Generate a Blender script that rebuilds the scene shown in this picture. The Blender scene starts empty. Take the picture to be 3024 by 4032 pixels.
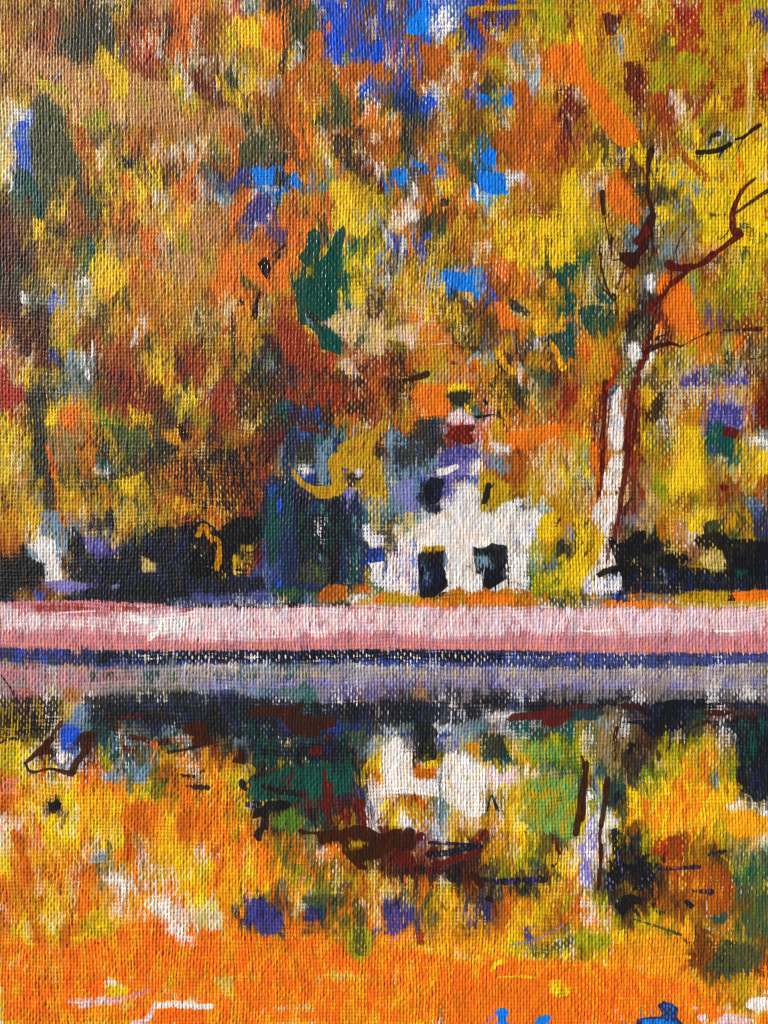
# A close view of a painted canvas: an autumn pond with a white cottage, in daylight that rakes over the weave.
# Every dab below is laid, in order, as pigment with its own thickness on a woven relief.
import bpy, math
import numpy as np
SUN = (-.72, -.44, .44)   # towards the sun
SKYS, SUNS, EXPO = .06, 5.0, 0.0
PAL = dict(Y='eac412',y='b8931e',O='e27a0e',o='b0600a',b='74420e',n='33190f',r='93391d',m='521b18',p='bb865c',
 P='c9808a',w='ece6e4',g='484c2e',G='12483f',e='55742e',k='101218',d='2c2b24',s='768fa4',B='2350c6',C='0b7fe2',
 N='1f2950',v='827dbe',V='423f84',u='d2b676',a='cc8a0a',t='877048',R='a0382c',h='e3c2cc',l='9c981c',H='e8c8c8',
 K='dd8672',q='434a82',x='9e939c',f='e6920e',F='ee7210',z='c8681a',Z='e8a024',c='8a8a90',E='6f9a54',i='aaaaaa')
CH = ''.join(PAL)
def lin(hx):
    c = np.array([int(hx[i:i+2], 16) for i in (0, 2, 4)])/255.
    return np.where(c <= .04045, c/12.92, ((c+.055)/1.055)**2.4)
PC = np.array([lin(PAL[c]) for c in CH])
PL = PC @ np.array([.25, .6, .15])
_rng = np.random.RandomState(7)
_TAB = _rng.rand(16, 256, 256).astype(np.float32)
def vn(x, y, s):
    """value noise, 0..1"""
    s %= 16
    xi = np.floor(x); yi = np.floor(y)
    fx = (x-xi).astype(np.float32); fy = (y-yi).astype(np.float32)
    fx = fx*fx*(3-2*fx); fy = fy*fy*(3-2*fy)
    xi = xi.astype(np.int32) & 255; yi = yi.astype(np.int32) & 255
    x1 = (xi+1) & 255; y1 = (yi+1) & 255
    T = _TAB[s]
    return (T[yi, xi]*(1-fx)+T[yi, x1]*fx)*(1-fy)+(T[y1, xi]*(1-fx)+T[y1, x1]*fx)*fy
def ss(a, b, x):
    t = np.clip((x-a)/(b-a), 0, 1)
    return t*t*(3-2*t)
def load_map(txt):
    M = np.zeros((64, 48, 2), int)
    ti = tj = r = 0
    for ln in txt.strip().splitlines():
        w = ln.split()
        if w[0] == 'T':
            ti, tj, r = int(w[1]), int(w[2]), 0
            continue
        for c, s in enumerate(w):
            M[tj*8+r, ti*12+c] = CH.index(s[0]), CH.index(s[1])
        r += 1
    return M
def weave(X, Y):
    u = X/12.4 + 1.6*(vn(X/240, Y/300, 1)-.5) + .35*(vn(X/47, Y/90, 2)-.5) + .14*(vn(X/13, Y/30, 5)-.5)
    v = Y/14.8 + 1.6*(vn(X/260, Y/240, 3)-.5) + .4*(vn(X/70, Y/60, 4)-.5) + .25*(vn(X/20, Y/14, 7)-.5)
    i = np.floor(u); j = np.floor(v)
    a = .5+.3*vn(i*7.3, Y/130+i*3.1, 5)+.2*vn(i*5.1+9, Y/26+i*3.1, 6)
    b = .28+.5*vn(X/110+j*5.7, j*3.7, 6)
    par = np.where((i+j) % 2 == 0, 1., -1.)
    cu = np.sin(np.pi*(u-i)); cv = np.sin(np.pi*(v-j))
    s = par*cv; s2 = par*cu
    hv = cu**.8*(.78+.22*s)*a
    hh = cv**.8*(.72-.28*s2)*b
    return np.maximum(hv, hh).astype(np.float32)
def mixmask(X, Y, W, light, T, sd):
    wv = np.where(light, W, .8-W)
    f = .24*vn(X/34+3*sd, Y/58, 8+sd) + .26*vn(X/7, Y/34+sd, 9) + .12*vn(X/11, Y/12+sd, 12) + .38*wv*1.25
    return ss(T-.055, T+.055, f)
def parse(txt):
    out = []; name = 'woods'; tx = ty = 0; grp = -1; groups = []
    for ln in txt.strip().splitlines():
        w = ln.split()
        if not w: continue
        if w[0][0] == '@':
            groups.append(w[0][1:]); grp += 1
        elif w[0] == 't':
            tx, ty = int(w[1])*756., int(w[2])*504.
        else:
            n = 3 if w[0] == 'p' else 5
            pts = np.array([[float(q) for q in p.split(',')] for p in w[n:]])/2.1944+[tx, ty]
            out.append((w[0], CH.index(w[1][0]), CH.index(w[1][1]), float(w[2]),
                        [float(q)/2.1944 for q in w[3:n]], pts, grp))
    return out, groups
def catmull(P, extra, n=8):
    if len(P) < 3: n = 12
    Q = np.vstack([2*P[0]-P[1], P, 2*P[-1]-P[-2]]); out = []
    for k in range(1, len(Q)-2):
        for t in np.arange(n)/n:
            a, b, c, d = Q[k-1:k+3]
            out.append(.5*(2*b+(c-a)*t+(2*a-5*b+4*c-d)*t*t+(3*b-a-3*c+d)*t**3))
    out.append(P[-1]); return np.array(out)
def seg_dist(X, Y, P, closed):
    D = np.full(X.shape, 1e9, np.float32); Tt = np.zeros(X.shape, np.float32)
    n = len(P); m = n if closed else n-1
    for k in range(m):
        a = P[k]; b = P[(k+1) % n]; d = b-a; L = d@d+1e-9
        t = np.clip(((X-a[0])*d[0]+(Y-a[1])*d[1])/L, 0, 1)
        q = np.hypot(X-a[0]-t*d[0], Y-a[1]-t*d[1])
        s = q < D
        D = np.where(s, q, D); Tt = np.where(s, (k+t)/m, Tt)
    return D, Tt
def inside(X, Y, P):
    r = np.zeros(X.shape, bool); n = len(P)
    for k in range(n):
        a = P[k]; b = P[(k+1) % n]
        if a[1] == b[1]: continue
        c = ((a[1] > Y) != (b[1] > Y)) & (X < (b[0]-a[0])*(Y-a[1])/(b[1]-a[1])+a[0])
        r ^= c
    return r
def dabs(x0, y0, nx, ny, step, X, Y, W, MAP, col, H, seed, n):
    """small separate touches of the brush in the colours of their neighbourhood"""
    r = np.random.RandomState(seed)
    cx = r.uniform(-40, 3064, n); cy = r.uniform(-40, 4072, n)
    L = r.uniform(16, 52, n); R_ = r.uniform(4, 11, n); an = r.normal(0, .22, n)
    ku = r.rand(n, 6)
    for k in range(n):
        x, y = cx[k], cy[k]
        if 2350 < y < 2900: continue
        l, rr, a = L[k], R_[k], an[k]
        if y > 3650 and ku[k, 5] < .5: a += 1.45
        if 1150 < x < 2200 and 1850 < y < 2400 or 2540 < x < 2760 and 1500 < y < 2400: continue
        i0 = int((x-l-rr-x0)/step); j0 = int((y-l-rr-y0)/step); m = int(2*(l+rr)/step)+2
        i1 = min(nx, i0+m); j1 = min(ny, j0+m); i0 = max(0, i0); j0 = max(0, j0)
        if i1 <= i0 or j1 <= j0: continue
        S = np.s_[j0:j1, i0:i1]; px = X[S]-x; py = Y[S]-y; w = W[S]
        s_ = px*math.sin(a)+py*math.cos(a); t_ = px*math.cos(a)-py*math.sin(a)
        t_ = t_+5*(ku[k, 4]-.5)*(s_/l)**2*4
        d = 1-np.sqrt((s_/l)**2+(t_/rr)**2)
        nz = vn(t_/2.2+k, s_/26, 11)*.5+w*.5-.42
        e = ss(-.10, .18, d+.75*nz)
        c = MAP[min(63, max(0, int(y/63+(ku[k, 0]-.5)*.9))), min(47, max(0, int(x/63+(ku[k, 1]-.5)*.9))), int(ku[k, 2] < .42)]
        if CH[c] in 'wu' and y > 2950 and ku[k, 4] < .85: continue
        if CH[c] in 'wuhsv' and ku[k, 4] < .6: continue
        q = PC[c]*(.72+.6*ku[k, 3])
        o = (e*(.18+.46*ku[k, 5])*(.6+.8*ss(.2, .6, w)))[..., None]
        col[S] = col[S]*(1-o)+q*o
        H[S] += e*.7*ku[k, 5]
def paint(x0, y0, nx, ny, step, MAP, feats, regions):
    """pigment colour (linear), relief height (in source pixels) and owner index on a grid"""
    X, Y = np.meshgrid(x0+step*np.arange(nx), y0+step*np.arange(ny))
    X = X.astype(np.float32); Y = Y.astype(np.float32)
    W = weave(X, Y)
    Mx = MAP
    def mir(i, n):
        i = np.mod(i, 2*n)
        return np.where(i < n, i, 2*n-1-i)
    Xw = X/63+1.05*(vn(X/60, Y/95, 0)-.5)+.75*(vn(X/22, Y/42, 1)-.5)+.3*(vn(X/8, Y/12, 2)-.5)
    Yw = Y/63+1.05*(vn(X/55+40, Y/90, 3)-.5)+.9*(vn(X/14+9, Y/45, 4)-.5)+.4*(vn(X/7, Y/14, 5)-.5)
    band = ss(2330, 2400, Y)*(1-ss(2850, 2950, Y))   # calmer edges in the level bands
    Yw = Yw*(1-band)+(Y/63+.35*(vn(X/14+9, Y/30, 4)-.5))*band
    cx = mir(np.floor(Xw).astype(int), 48); cy = mir(np.floor(Yw).astype(int), 64)
    A = Mx[cy, cx, 0]; B = Mx[cy, cx, 1]
    pale = (PL[A] > .42) & (PL[B] < PL[A]); A, B = np.where(pale, B, A), np.where(pale, A, B)
    m = mixmask(X, Y, W, PL[B] > PL[A], .53+.03*(PL[B] > .5)-.045*pale, 0)[..., None]
    col = PC[A]*(1-m)+PC[B]*m
    # wet-in-wet: lean towards the bilinear average of the neighbouring cells
    gx = Xw-.5; gy = Yw-.5
    ix = np.floor(gx).astype(int); iy = np.floor(gy).astype(int)
    fx = (gx-ix)[..., None]; fy = (gy-iy)[..., None]
    AV = .62*np.log(PC[Mx[..., 0]]+.004)+.38*np.log(PC[Mx[..., 1]]+.004)
    g = lambda a, b: AV[mir(b, 64), mir(a, 48)]
    bl = (g(ix, iy)*(1-fx)+g(ix+1, iy)*fx)*(1-fy)+(g(ix, iy+1)*(1-fx)+g(ix+1, iy+1)*fx)*fy
    bl = np.exp(bl)*1.08
    k = (.42+.28*vn(X/120, Y/160, 14)+.2*ss(3050, 3500, Y))[..., None]
    col = col*(1-k)+bl*k
    # shade put into the pigment of the weave hollows: umber (burnt orange in water)
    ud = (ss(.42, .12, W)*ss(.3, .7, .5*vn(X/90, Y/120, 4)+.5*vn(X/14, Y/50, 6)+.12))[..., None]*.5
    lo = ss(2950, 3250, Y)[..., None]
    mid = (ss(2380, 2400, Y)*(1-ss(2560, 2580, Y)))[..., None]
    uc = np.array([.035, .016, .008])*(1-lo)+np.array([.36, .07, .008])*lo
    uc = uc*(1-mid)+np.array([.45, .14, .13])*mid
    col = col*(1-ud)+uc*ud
    # broken scumbles: light ground showing on the thread tops here and there
    sp = ss(.60, .65, .45*vn(X/70, Y/120, 11)+.2*vn(X/9, Y/22, 12)+.38*W)[..., None]*.6
    gr = np.array([.82, .60, .16])
    yl = ss(.35, .6, vn(X/180, Y/200, 13))[..., None]
    yl = np.maximum(yl, .55*(Y[..., None] < 2300))
    yl = yl*(1-ss(2350, 2380, Y)*(1-ss(2900, 3000, Y)))[..., None]
    gr = gr*yl+np.array([.78, .76, .78])*(1-yl)
    lm = (col @ np.array([.25, .6, .15]))[..., None]
    sp = sp*ss(.0, .12, lm)
    col = col*(1-sp)+gr*sp
    H = np.zeros_like(W); amp = np.ones_like(W)
    gloss = .42+.2*vn(X/20, Y/26, 3)
    own = regions(X, Y)
    if step < 5: dabs(x0, y0, nx, ny, step, X, Y, W, MAP, col, H, 3, 15000)
    later = False
    for kind, a, b, load, wd, P, gi, oid in feats:
        if not later and gi > 1 and step < 5 and P[:, 1].mean() > 2600:
            later = True
        if kind == 's':
            P = catmull(P, None); pad = max(wd)/2+12
        else: pad = 6+(1-load)*46
        xa, ya = P.min(0)-pad; xb, yb = P.max(0)+pad
        i0 = max(0, int((xa-x0)/step)); i1 = min(nx, int((xb-x0)/step)+2)
        j0 = max(0, int((ya-y0)/step)); j1 = min(ny, int((yb-y0)/step)+2)
        if i1 <= i0 or j1 <= j0: continue
        S = np.s_[j0:j1, i0:i1]
        x = X[S]; y = Y[S]; w = W[S]
        rag = (1-load)*60+5
        flat = (P[:, 0].max()-P[:, 0].min()) > 1500
        if flat: rag = 16
        nz = .55*vn(x/13, y/24+gi, 6)+.3*vn(x/5, y/8, 7)+.3*w-.5
        lite = PL[a] > .22
        if kind == 'p':
            D, T = seg_dist(x, y, P, True)
            D = np.where(inside(x, y, P), D, -D)
            d = D+rag*nz
        else:
            D, T = seg_dist(x, y, P, False)
            R = (wd[0]+(wd[1]-wd[0])*T)/2
            d = R-D+min(rag, wd[0]*.7+2)*nz*.8
        soft = step*.7+max(0, .93-load)*52*(kind == 'p')
        e = ss(-soft, soft, d)
        if load < .96:
            wv = w if lite else .8-w
            f = .34*vn(x/26+gi, y/50, 10)+.26*vn(x/7, y/26, 11)+.40*wv*1.25
            th = .30+(.93-load)*.55 if load > .5 else .30+.43*.55
            if load < .5: th = .62+(.5-load)*.5
            br = ss(th-.05, th+.05, f-.12+.22*ss(-10, 34 if kind == 'p' else 10, d))
        else: br = 1.
        cov = e*br
        mk = mixmask(x, y, w, PL[b] > PL[a], .60+.08*(load > .9), gi % 5)[..., None]
        c = PC[a]*(1-mk*.85)+PC[b]*mk*.85
        c = c*(1+.22*(vn(x/6, y/30, 12)-.5)[..., None]+.16*(vn(x/30, y/50+gi, 13)-.5)[..., None])
        op = (cov*(.97 if load > .9 else .86+.1*load))[..., None]
        col[S] = col[S]*(1-op)+c*op
        if load > .9:
            th = (load-.9)*10
            # brush furrows
            dr = 0
            if lite:
                hor = vn(x/60+gi, y/40, 14) > .5
                dr = np.where(hor, vn(x/40, y/2.6, 15), vn(x/2.6, y/40, 15))-.5
            H[S] += cov*(.55*th+(1.5 if lite else .2)*th*dr)
            amp[S] *= 1-cov*th*(.42 if lite else .5)
            gloss[S] = gloss[S]*(1-cov)+cov*(.3 if not lite else .45)
        if load > .5: own[S][d > 0] = oid
    lum = 1+.42*(vn(X/5, Y/26, 9)-.5)+.22*(vn(X/16, Y/50, 10)-.5)
    col = col*lum[..., None]
    lm = (col @ np.array([.3, .55, .15]))[..., None]
    sat = 1+.16*(1-(ss(2330, 2380, Y)*(1-ss(2800, 2950, Y))))[..., None]
    col = np.clip((lm+(col-lm)*sat)*(.95-.1*(Y[..., None] < 2350)*ss(150, 500, Y)[..., None]), 0, 1)
    tint = (vn(X/28, Y/44, 15)-.5)*.16
    col[..., 0] *= 1+tint; col[..., 2] *= 1-tint
    H += W*amp*5.0+1.2*(vn(X/8, Y/14, 7)-.5)+.8*(vn(X/3.4, Y/4.6, 8)-.5)
    return X, Y, np.clip(col, .002, .95), H, own, gloss
CELLS = """
T 0 0
by by bt br bt do du dy mt pb pt Or
ry by bt rb gb db dw by mb rb rd Ob
ry yb rb rp dg dg dy by rw or rd Ob
by by rb mw dt db Yd dw rw rw bd Or
by br mb mw mt dY YO Yb rb rb by sw
bu yb yb uw uy oY OY Yb yb by Yb Yw
uw uY dg yu uy rp rY uY ly by yo lY
uw wB gd gd uO lg lb wb yb bo pt pr
T 1 0
Ob py Rw sg Os db dO sd Br Bb bB Bb
rb by Yo YO YO Od gd dO Bs Bb bB bB
rb by Yo YO YO Od gd Og Br Bb bB Bb
ob by yw yg po Yp wd Oo Bo Bb BN BN
bm bw dg yw pY oy dw ob oN ob oB oB
mb mw Yg Ys pw os ow oy oe Oo wB Bo
Yb mb Yb Yb bo bo oY oY oe gy bG OG
pb pt pb dg by od oy oy gd gb Ow Oy
T 2 0
bB bB CB Bw Bs VB od VB by gy ly yb
Bb bC CB sw sB mB mB Vm yb ly ly mb
Bb ob Bb sw oy NB oV yo oy yg lY oY
BR Bo oB oy os oB oB oy so ow rO OO
oB BN ob ob wo ow yo ly so sw Or OO
bB NB ow wo ow Vw db yo or sw uO rw
gb NB BN wB yb od CN yC OV oy yo rm
Oy gN Ng ow yo by by yd Oo oO oO rm
T 3 0
Yg Oo oO rO uo oy rR Rl yo rR ly ly
yY om my ol ot ly Rr Rb ly rR Yo Vm
Yy om us or yo gy Rr ry ly rl Yl YV
Oy oy uw or br gy ry lr rl br ly yw
Oo oy yb mr bo lb lo ly rb bo yo Rm
Oo Oy yg mr bl lb oy lb rb bo ou Rr
mb Oy Oy mb bo Rb uw rb Yb oR uO mY
ym lO OO bw yb Rb uw rl lR Yb Yl Yr
T 0 1
us Bs gd gd yb rt gb yb po pb oy pt
wY Bs gd gd dg oY yw Yb do oy pw tw
uw Nw gd gd gd oy yw Yd dY Yb bd po
wY GB gN dy Yg db Yd Yb OY Yg bd Or
gb gG Gd yd yb db Yd Yb YO wb wb Oy
dm bg Gd Yb bo bd dY Ob Oy pY py YO
mb bg Yb db bo bd Yo od bp Op pY py
md md Yb yd bY Gy Yd tb dY Ob pt lp
T 1 1
pY yb Op pt gt bd bo Oy wo ob dm ow
po gy bo og gG bg bo Oy wy oy mw ob
po gb go gN Nb dN bo yo ys os md ow
pw Ns No NV Cs CN dO CO ys oy yd mw
pw sw ON Ow Vw dY Oy Oy oy oy Yy Yd
Yp pb Oo VN Vw Ob OO Od yd OY YY Ys
pt yb ob Vy VO Vr OO OV dY OY GY dY
pb yu Oy Oy Ob bV OY GO GY GY YG Ys
T 2 1
ob gd ob oy yb gb gy ro or oo oo rm
oy dg wo yo gy gy Cg bo oo oO oo rm
yb dw Bb oC oy gd CN oy oO oy ro yr
Cd wd ob CO yO gy CB Cw wR oy yo Yy
yd wb ob YO ob Ow Cw yw yo oy yo Yy
wo Ow bg db bo bo yw oy oy ob by Yy
wu Os bg Gb yo oy oy wo oy oo gy Yl
wB Bb Bb yb ob yo wo yo oy ol gy lg
T 3 1
pr bg yb Ob bt ob yg tY yt gw Yy Yb
yb Yd db bY nd bo ys so sd Yg Yy yb
yo Yb yd bn Yn Yb Ys os ow uy Yo Yu
Yy bo Oo ob dt yg Yy Ys so oy Oy Yy
Yy sO Oo Oo db dg ys sG Yy Yy om Og
Yy yu yo Og gs Ys yt gt yY lg ly ry
ly yG yw gs sd yg ts ys Yy Yy my GY
yg gl mu sd md st su um yO Og eg Yy
T 0 2
dm db yb by bo Gy YO Ys YO Or pt pu
dg dy yd yb yg gw YO YO Oo ow ya up
dm dw gw Bw ys wg yY dY oy oy ay ao
md nu nd uy yw wt bg Oy wo oy yo yo
mO nb nb ya yu bt bg yo wo oa by ya
wy nm mn yl ly bo bo ro by go oy mo
rw uw mb Nb sw wn bo bo bo yg Ym mb
Rr Yy gy ys sg sb nb mR rm rY YO mr
T 1 2
py ty Ow gy Oo dO Od GY GY EY Yu sO
py Op Oo yg Oo dy Yo GY GY GG Yd sy
by ob Oy Ob db yo rY Gt GG GY Yu du
yb py Oy Oy yN ob rY gd gG Gu uu nu
dy dy Od Ym yr rn rb yY db gu ut ut
nb yb yd Oy nm nm rb rb gb gr Gt ut
rb bo ob yd Gm nd rm nb ro pu pr br
rb ry nb yg Gd ds mN rb or yp nr ro
T 2 2
dw yb yt yb gb bo wo oO oY ly gG Gl
us oY ty Cw CB BB bo bO Oa oa bg aG
bo Yp yO Yb db ut Bb bo oa gb yG GG
yu po OY Og Yb Nb bo Oy ug ya aG GG
gp pr OO Op dy yn bd rs Oa gy ay Go
dy ut oy Op ry dn bs ay nw dw nG GG
nr ar Oy yp Op sw ys oa nN ay bd aG
nr nu ly ut Op OR ab aN ow Gt nG rm
T 3 2
Ge yg ug md tg gs om to mt gy Yg ly
yG Gy yt oy gs oO mo ls ob lb lY lr
aG Ga ya yd ds mO OO lo yt lb lg lo
aG GG yd on dn mO OO Oy yV yd lg lr
gb Go bo dn gd mO OO Oo oV dt mo ob
Ob ay yd gw dw mO yo Oy yo ys Oo dt
Oo ay ob gw wy yg ly Oy Oy yb go tb
yt ya ry dl nt yt yV Vo Ve bN Vv mt
T 0 3
rR rt gt gd st gs bg mb mr mb Yb Yg
Rb ry gN gY OY yu lg rb rm mb gd Yg
Yy Yb dg YO po Oo yY lb Ym bg nd Nm
Yy Yb dg tp tu do ya gn eg ge dn oa
Yu yu dg tp tb oa nG ye gd bd dY ad
Yu uo Gd Oo dy ao ws gw gn nb ao Oy
yb ub dy oy yd ng gy yg Ya nY bt or
bY yu st oa Ya ya yo ys gd ty ar oY
T 1 3
bu nr rb nr ny nb nG gd Gn rb rb or
yr br rb nY nY gN Gs BB kd ro nb ry
lb dr br yn nY eG Bs CN kd oa nu ob
on dn yb on nm ms dN dN Gs Gs ao ab
db bn nb nb nm sm dg kG GN kN ay ob
oy bo rn rn br bt sd BN GN aB ya uN
oy ao or br rb Nd ad kV GN ay yV aa
yr rO ry rb db Nk kN ka aa kv vs st
T 2 3
nb nO Oo Oo Yg yg ob ny dg tg bt rm
nb oy OO Oo ed Gs Rw nY dO tt yt rR
dy Oy dk ds Rw Rw wO ao ow Ot ro Or
sN dn kd dN Rd Rw ow yO OO Oo OO yO
Nb kN kN vN Vs vs vo ss om oa ab yo
sN kN kN vs vw Bv ao om ob yo Yo Yy
sg ss kN vV vv uw lb ab yb yu yo Yy
sG vs kN kN ws ww gk lg by yw yo ya
T 3 3
oY mo sk rm Yy dy Vo aV ov vp pu no
oy Om sr rg yu du oy oy vV vv vp rn
Or mo wd rd yg wn ya Oy Gv Vv vr rG
Ys Om wp mr Yg ug Ya Ya GG eG ay sw
ly Om pu rk yt oy yO Yo tG Gs ya Yw
Ys om uw rd pt ly YY YY yp ue yo Yu
yd Oo uw rk pu le YY yy ya rg yu ob
yo Om wu rk up ly ba gy yt bp tg Ns
T 0 4
ay Ya Yo st pc ok dk ay da gy yo rn
ao uo Yw sw gs Nb kV yo gd dy yd kn
ob do sw sw tk Nk kV Vy gk kd kk kk
kd kk kN sw pu ks kN kN kN dk gu dk
kd kk db pw tv Vk kv ss kN kN kN kN
kN tV tB bt bs kN kv kN kN kN kq Ns
Pb hP PR PR Ph RP RP PR RP Rw Rb Rb
hP wP Pp Ph KP Pu RK Ph PK Pw wP Pw
T 1 4
rn oa kr kd kG GB Nk kw Gk km sG Gs
ok ok kk kd kG qG Nk kG kG gk ks Nw
kn ok kd ky mk Gq Nk gd kg kd sN Nq
kk bk ky ok Vq qN Nk eg eG kn sG Nw
kd kN Nk Nk Nq NG Ge eg gd gd aG Gw
qN qs Nq qN qs eN Nk sN oG oG wo Ow
kw wP Pw wP wP Pw PR hP Ph hP RP hR
Pw Pw PR Ph PK PK PK hP PK hP hP hP
T 2 4
ds sG ws ww ww ww ww ww Vs sw aY ya
dt uw ww ww ww ww ww ww wv ws ya vy
Nu uw ww yk dw ww kw kw wu wl ly dk
wB wu kN kN kw ww Nk Nk sw sl sk Yl
ww wp kN kN sw uw kN kN ss Gl el Yl
oa yd yo yo oy oy oy Ow bo ew yg gy
pu PR oh Ph hu PR hy Pu Ph Rh hP Ph
Ph Ph hP hP hP PR hP hh hh hh hh hh
T 3 4
aY yb wm sr tu oy ya pt Yu ay yd dV
Yd Yy pn dt kd oa ay uw ay gk yp dN
Yo Yu pm dk kd kt tb np un ul tk dk
Yu uk kd tb dk kb kk ky ul uk kG kN
Yw wB Bw kd ks ks kd kN kk dk GN kN
yN os kB oO os os oN ao bo bk OO OO
gy uh ud ho hs hO Ou uo uk uw pk ut
hw hh hh hP hP hP hw hP wh wh Ph Ph
T 0 5
Kq KN KN KN NK Nk Nw Nw kw kw kw wk
tx tN Ns xs px px qx Nx qx xG xG wx
tp tx Px px Px Px xt xt xt xG xg xg
cP PR xP yp ox xp xd xd xg gd gx gx
yk Pk ky ka yu sx Gk kG kG kg kg Gk
yk ky ky dy sB sG kG kb kG Nk sk Gk
yu yd ug nu Bs nN GN Gs bG bs bG bs
lY Yw ny nw qs nO ly Gn sG sb ya ao
T 1 5
KN kw kN Nw kN Nk kN kN Nw Nw kw kw
xw xw wx xq sx Gx Gs sG xs sx wx wx
xx xw sG sG sG Gn Gs Gs xV Vx wV Vp
sx qN Ns sx sN sd sG Gs xV Vx Vp Vx
dk kd kG nG mm nm mG Gs ds dk kd kx
nk kd sk Gk GN mG mm nm nm dG gG gd
ns mo gk sk kG Gu kG GN kN kG ds su
ao yo on kt Gk Gl kG Gs nk Gk db Yu
T 2 5
Kk KN kN Nw kw kw Nk Nw kN Nk NK qN
qw wq qw wq qw wq wq wq wq qw qN qx
Vx Vx Vp Vx Vx Vp Vx Vx xV Vx Vp Vx
Vb kx pk kx kx kx kx kx xV kx xk dx
dx kG kx xk xw xk xw xw Gd nk nm mk
xG Gx Gk xs xs sG dx xw Gs Gn nm Gs
us xN kd gd uB us ud Gk yu lG el Gl
wu wp kg yd wu ws yu Gk Yy lg eG Gl
T 3 5
KN KN KN KN KN qN KN qK qK qN qK KN
xN qw qN qx xq qx xq xN xq qx xq xg
xV px xV px xp xp xp xp px xg gx gx
kx xk kx xk xn xk xk kx xk kx xd xk
GN nG tN nN Nn Nk kN Gk ms mx nk kN
Gy tG tG nt nk kg kg gk um kx kG kN
ly tG nt kt nd ly yk lY uy uk kG kN
le tG nt nd kt lu ly lO Oy Gy kG kG
T 0 6
zu Yw OY lY YO zO zp sp gs eo zd ao
Kz zY yz OY Yw YO OY fO Yf Yl ga OF
zu Yz Yw nw Yw fY YO Yf fz zO af zf
wz Ku Yz Yw wY Yf Yo uO uz zf Yf Kz
Yu zY Ku Yu Yf fY Yw uY pz uf Yf zY
Yu Kz fY zY zY of yg yO oz Zt Yf YZ
uY zo ow zf zo zo tg us uO yu fw Yw
zf zu wz zf zu zf uK ww zu fw Ff Yf
T 1 6
ad ZO Zl uY kd nG Gk Gn eG kG kt oY
Od ZO Zl Od kG Gn nG mG kG mN Nk ow
zO Of oO ly kp km kG mk kG mk kN sw
zO zO Ol yo pk kd ep Gk nG my om mw
Zz zO ZO OF oZ ky og ep kn nk kn kn
Zu zO Zf OF Of gy gO gp Of oz kd nk
Yu zO Zf uY Of Zw lg og gf yg oy nw
Yf Zf Yf wO YO du Of wl gl bq yb ow
T 2 6
wh wo wo wh wh ww wu wY uw wu Gu Gu
hw ok ow Gw wh wh gy yu Yy eG Gy eG
oY yw oy Gw yw wh ga Yy Yw Ge Ge Ge
Yy ww op sw uo wo ya Ya Yw Gl Ge eG
km nm vm wu uy ok mk yo Ya lg mg Ge
mn nm mp nu kd km ya yo ly lg gy Ya
nm kn nm kd kn nm gd gl yg gG gk YO
pO pn Ok Yk nY ok ku kg kd kg yz oO
T 3 6
Gb sk gu gk lG YG OY Oa Gs lG uk kG
Gw sY kG gd Yl YO OY OY YO aY uk kG
ly wG kG gb Yl OY ZO OY Ya YO uw uk
lY ww kY gb Ya fO uZ YO fY la uw uy
yw ww kl kd lY YO bu by ay lg ub wu
yw wo kY kG lk ko by by bk ky ug Gg
ow wk kg kk kl kb ro ob ob ro Ge Gg
yw gu kd ky kk ko ob oa ob ro gG eg
T 0 7
zu zu yo YZ zo zO uz zw fw uw wu Fu
zu uY zY uw zo uY YZ Yf fF Fw wf wz
zu uY zo uY zo YZ YZ Yf Zf Ff fz wu
zf uY zu zw zf Zu uf uf Yf of ff yZ
wz wu zu wz zF uz wf Of fY Ff yu wZ
uw uZ Fz fF zu Fu Fz uw uf Pu yY yu
uZ Zf fz fz wu wP wP uw Zu Zw uw wF
Yu fZ fz fu fZ wZ Zu ZY zw wF FO FO
T 1 7
Yw uw ff Nk nN oN wu GN Gk oY ow wu
uw uw Ff Nn Nn NO OF NO NO gy fN Ow
uz uf ff fF fN NO Of Of ff fg gf Nw
oz Of ff ff ff ff Zf Zf ff fg gf fO
of ou fY ff ff fZ ff uf uY Yu Zf uO
zu uY uf ff ff ff fF fF FZ uY Zf Zf
wh uf Zf zf Zf uZ Zf Zu zf Zw Ff Of
Fz Zf Zf zf Zf fw fw fZ Ff uF FY YY
T 2 7
Nn Nu yg yg Zy Nb Nn zO oY ou lY rl
zN Nz Ny Zz Zo Np Nz zb YZ uY bY Oo
fF Pf yz Zp Zo Zf af YF YZ Vb al gl
fY fZ fY fZ Zw Zf YO Yf lY ly la yY
uf Yf af fZ fF wZ YF FO FY uY FY oF
ul YZ fY fZ FZ FF FF FY FP FY YO aF
YZ Yf Ff zt FF FF FF FF FP FO aY FO
YF fu Yf bF FO FF FC CF FF FC FF FF
T 3 7
zY ly dl kn kO ob bk bo ob bo gb gG
of YO ly ko Yl gy YO by by ag gG ge
ly lY aY ay OY fe ff nb oy yg gy gG
yg la aO ff ff ff aZ nb bo gd gb bo
Yf YO fO ff fZ fZ ff bo gd gG gd nO
Fz FZ fF fF ff fF fO fa af af ga fF
FO FF FF FF FF fZ Zf Zo of yo yg uw
FF FF FO FC BC Co Of Zo hu Zw ho Ow
"""
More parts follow.
